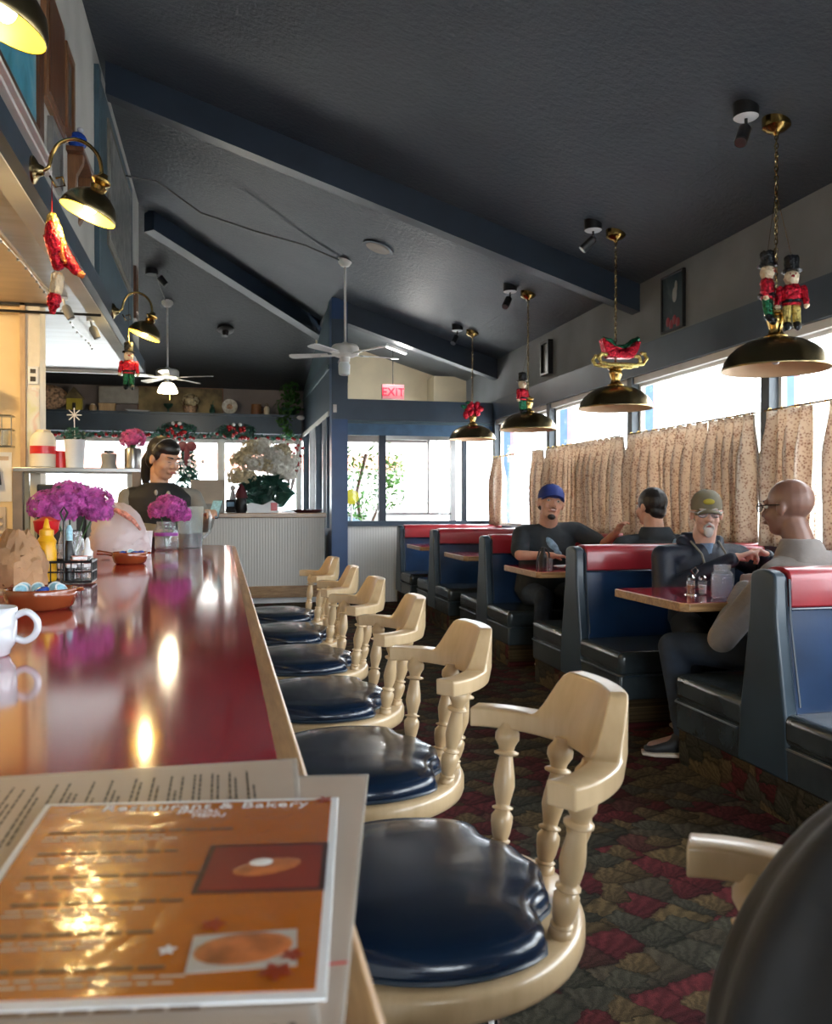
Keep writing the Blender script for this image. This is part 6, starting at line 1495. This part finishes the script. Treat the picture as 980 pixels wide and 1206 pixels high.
glasses(r_, H, 'steel'); brows(r_, H, 'hair_grey')
mb = MB(); hell(mb, H, (0, .084, -.092), (.026, .020, .034)); hcap(mb, H, (-.022, .098, -.062), (0, .106, -.046), .007, .007); hcap(mb, H, (.022, .098, -.062), (0, .106, -.046), .007, .007); hcap(mb, H, (-.026, .090, -.075), (-.022, .098, -.058), .007, .006); hcap(mb, H, (.026, .090, -.075), (.022, .098, -.058), .007, .006)
mb.build('beard', 'hair_grey', r_, remesh=.005, smoothit=2)
mb = MB(); hell(mb, H, (0, -.065, -.01), (.072, .046, .055)); mb.build('hair', 'hair_grey', r_)
nk = b('nk'); ch = b('ch')
MB().loft([(nk + Vector((.0, .06, -.09)), .17, .09, rt_, fw_), (nk + Vector((0, .05, .0)), .13, .08, rt_, fw_), (nk + Vector((0, .06, .05)), .10, .055, rt_, fw_)], 26).cap(nk + Vector((-.12, .03, .0)), ch + Vector((-.05, -.125, -.06)), .035, .022).cap(nk + Vector((.12, .02, .0)), ch + Vector((.05, -.125, -.06)), .035, .022).build('hood', 'jacket_navy', r_, remesh=.009, smoothit=3)
MB().tube([nk + Vector((-.09, -.02, .0)), nk + Vector((-.075, -.115, -.07)), nk + Vector((-.06, -.155, -.20))], .006, 8).build('drawstring', 'sleeve_grey', r_)
MB().tube([nk + Vector((.09, -.03, .0)), nk + Vector((.075, -.125, -.07)), nk + Vector((.07, -.165, -.19))], .006, 8).build('drawstring', 'sleeve_grey', r_)
MB().loft([(ch + Vector((-.015, -.055, -.14)), .055, .085, rt_, fw_), (ch + Vector((-.01, -.055, -.02)), .055, .075, rt_, fw_), (nk + Vector((0, -.02, -.01)), .05, .058, rt_, fw_)], 18).build('blue_shirt', 'tee_blue', r_)
# C: man in blue cap
JC = dict(pel=(2.58, 6.50, .55), ch=(2.60, 6.42, 1.01), nk=(2.59, 6.37, 1.12), head=(2.58, 6.29, 1.27), sl=(2.84, 6.38, 1.04), sr=(2.37, 6.40, 1.01),
          el=(2.98, 6.18, .93), wl=(3.00, 5.98, 1.04), er=(2.27, 6.17, .86), wr=(2.50, 6.06, .86),
          hl=(2.70, 6.46, .53), kl=(2.76, 6.03, .54), al=(2.76, 6.12, .11), tl=(2.76, 5.97, .045), hr=(2.48, 6.46, .53), kr=(2.42, 6.03, .54), ar=(2.42, 6.12, .11), tr=(2.40, 5.97, .045))
r_, H, bs, rt_, fw_, b = person('smiling man in blue cap and black tee facing the camera', 'skin', JC, (-.16, -.95, .12), 1.18, R(-8), top='tee_black', short=True, wide=1.08, bulk=1.22, hands=(.6, .4), hnorm=((.2, 0, -1), (0, 0, -1)), top_name='tee_shirt', hdirs=((.1, -.5, .6), (.85, -.1, -.05)))
cap_hat(r_, H, 'cap_blue', .022); brows(r_, H, 'beard_dark')
mb = MB(); hell(mb, H, (0, .072, -.104), (.026, .022, .020)); hcap(mb, H, (-.022, .092, -.050), (0, .102, -.045), .0035, .004); hcap(mb, H, (.022, .092, -.050), (0, .102, -.045), .0035, .004)
mb.build('goatee', 'beard_dark', r_, remesh=.005, smoothit=2)
hell(MB(), H, (0, .101, -.060), (.016, .004, .003)).build('teeth', 'eye_white', r_)
mb = MB(); hell(mb, H, (0, -.065, -.012), (.076, .046, .05)); mb.build('hair', 'beard_dark', r_)
ch = b('ch'); MB().ell(ch + Vector((.00, -.150, -.10)), (.036, .018, .105), Matrix.Rotation(R(-38), 4, 'Y')).build('shirt_print', 'tee_print', r_)
# D: man in dark hood seen from behind
JD = dict(pel=(2.98, 5.26, .55), ch=(2.98, 5.33, .98), nk=(2.98, 5.37, 1.07), head=(2.985, 5.42, 1.24), sl=(2.74, 5.36, .97), sr=(3.22, 5.36, .97),
          el=(2.66, 5.50, .72), wl=(2.84, 5.68, .86), er=(3.30, 5.50, .74), wr=(3.10, 5.68, .86),
          hl=(2.88, 5.30, .53), kl=(2.88, 5.72, .54), al=(2.88, 5.63, .11), tl=(2.88, 5.77, .045), hr=(3.10, 5.30, .53), kr=(3.12, 5.72, .54), ar=(3.12, 5.63, .11), tr=(3.12, 5.77, .045))
r_, H, bs, rt_, fw_, b = person('man with short black hair and dark blue-striped jacket, back to the camera', 'skin', JD, (-.30, .95, 0), 1.12, top='tee_black', top_name='jacket', bulk=1.12, legs='denim')
scalp(r_, H, 'hair_black'); nk = b('nk'); ch = b('ch')
MB().loft([(nk + Vector((0, -.03, -.11)), .17, .11, rt_, fw_), (nk + Vector((0, -.04, -.03)), .135, .10, rt_, fw_), (nk + Vector((0, -.03, .03)), .105, .085, rt_, fw_)], 24).build('hood', 'tee_black', r_, remesh=.01, smoothit=3)
MB().prism([(-.04, -.22), (.20, -.22), (.20, .0), (.06, .045)], .125, .150, Matrix.Translation(ch) @ Matrix.Rotation(R(90), 4, 'X')).build('stripe', 'stripe_blue', r_, bevel=.012, seg=3)
# E: woman at the register end
JE = dict(pel=(-.44, 6.10, .95), ch=(-.43, 6.08, 1.31), nk=(-.425, 6.07, 1.40), head=(-.395, 6.03, 1.575), sl=(-.20, 6.12, 1.31), sr=(-.64, 6.06, 1.31),
          el=(-.12, 6.03, 1.12), wl=(-.09, 5.86, 1.185), er=(-.66, 6.00, 1.09), wr=(-.42, 5.88, 1.08),
          hl=(-.34, 6.12, .90), kl=(-.33, 6.13, .50), al=(-.33, 6.14, .11), tl=(-.32, 6.02, .045), hr=(-.55, 6.12, .90), kr=(-.55, 6.13, .50), ar=(-.55, 6.14, .11), tr=(-.56, 6.02, .045))
r_, H, bs, rt_, fw_, b = person('woman in black vest with tied dark hair looking down behind the counter', 'skin_tan', JE, (.70, -.66, -.30), 1.16, top='sleeve_grey', top_name='blouse', closed=True, wide=1.08, bulk=1.0, legs='black_fabric', hands=(.8, .8))
mb = MB(); hell(mb, H, (0, -.030, .045), (.082, .094, .088)); hell(mb, H, (0, .002, .068), (.077, .084, .060)); hell(mb, H, (-.05, -.01, .03), (.034, .05, .05)); hell(mb, H, (.05, -.01, .03), (.034, .05, .05)); hell(mb, H, (0, -.062, -.02), (.070, .050, .066)); hell(mb, H, (0, .02, .088), (.055, .05, .035)); mb.build('hair', 'hair_black', r_, remesh=.008, smoothit=2); brows(r_, H, 'hair_black')
MB().chain([H @ V((0, -.10, .02)), H @ V((.0, -.135, -.05)), H @ V((-.01, -.13, -.14)), H @ V((-.01, -.11, -.21))], [.045, .042, .036, .018]).build('ponytail', 'hair_black', r_, remesh=.008, smoothit=2)
MB().tube([H @ V((.088 * math.cos(a), -.005 + .02 * math.sin(a), .045 + .085 * math.sin(a))) for a in [PI * i / 12 for i in range(13)]], .0028, 6).build('hairband', 'pot_grey', r_)
pel, ch = b('pel'), b('ch')
mb = MB(); mb.loft([(pel, .21, .165, rt_, fw_), (pel.lerp(ch, .5), .215, .17, rt_, fw_), (ch + Vector((0, 0, -.10)), .225, .17, rt_, fw_), (ch + Vector((0, 0, .0)), .225, .15, rt_, fw_), (ch + Vector((0, 0, .06)), .165, .125, rt_, fw_), (ch + Vector((0, .0, .10)), .10, .10, rt_, fw_)], 28)
mb.cap(b('sl') + Vector((-.04, 0, .01)), b('sl') + Vector((-.02, 0, -.03)), .064, .058).cap(b('sr') + Vector((.04, 0, .01)), b('sr') + Vector((.02, 0, -.03)), .064, .058)
mb.build('vest', 'vest_black', r_, remesh=.011, smoothit=3)
MB().ell(ch + Vector((.07, -.155, .02)), (.014, .008, .022)).ell(ch + Vector((-.01, -.16, .03)), (.012, .008, .02)).build('collar_clips', 'pot_grey', r_)
t = thing('order_phone', 'small dark phone held in the woman hands', 'phone', (-.045, 5.80, 1.225)); t.rotation_euler = (R(55), 0, R(-25))
MB().box((0, 0, 0), (.075, .15, .010)).build('case', 'black_plastic', t, bevel=.004); MB().box((0, 0, .0055), (.068, .138, .001)).build('screen', 'creamer_blue', t)
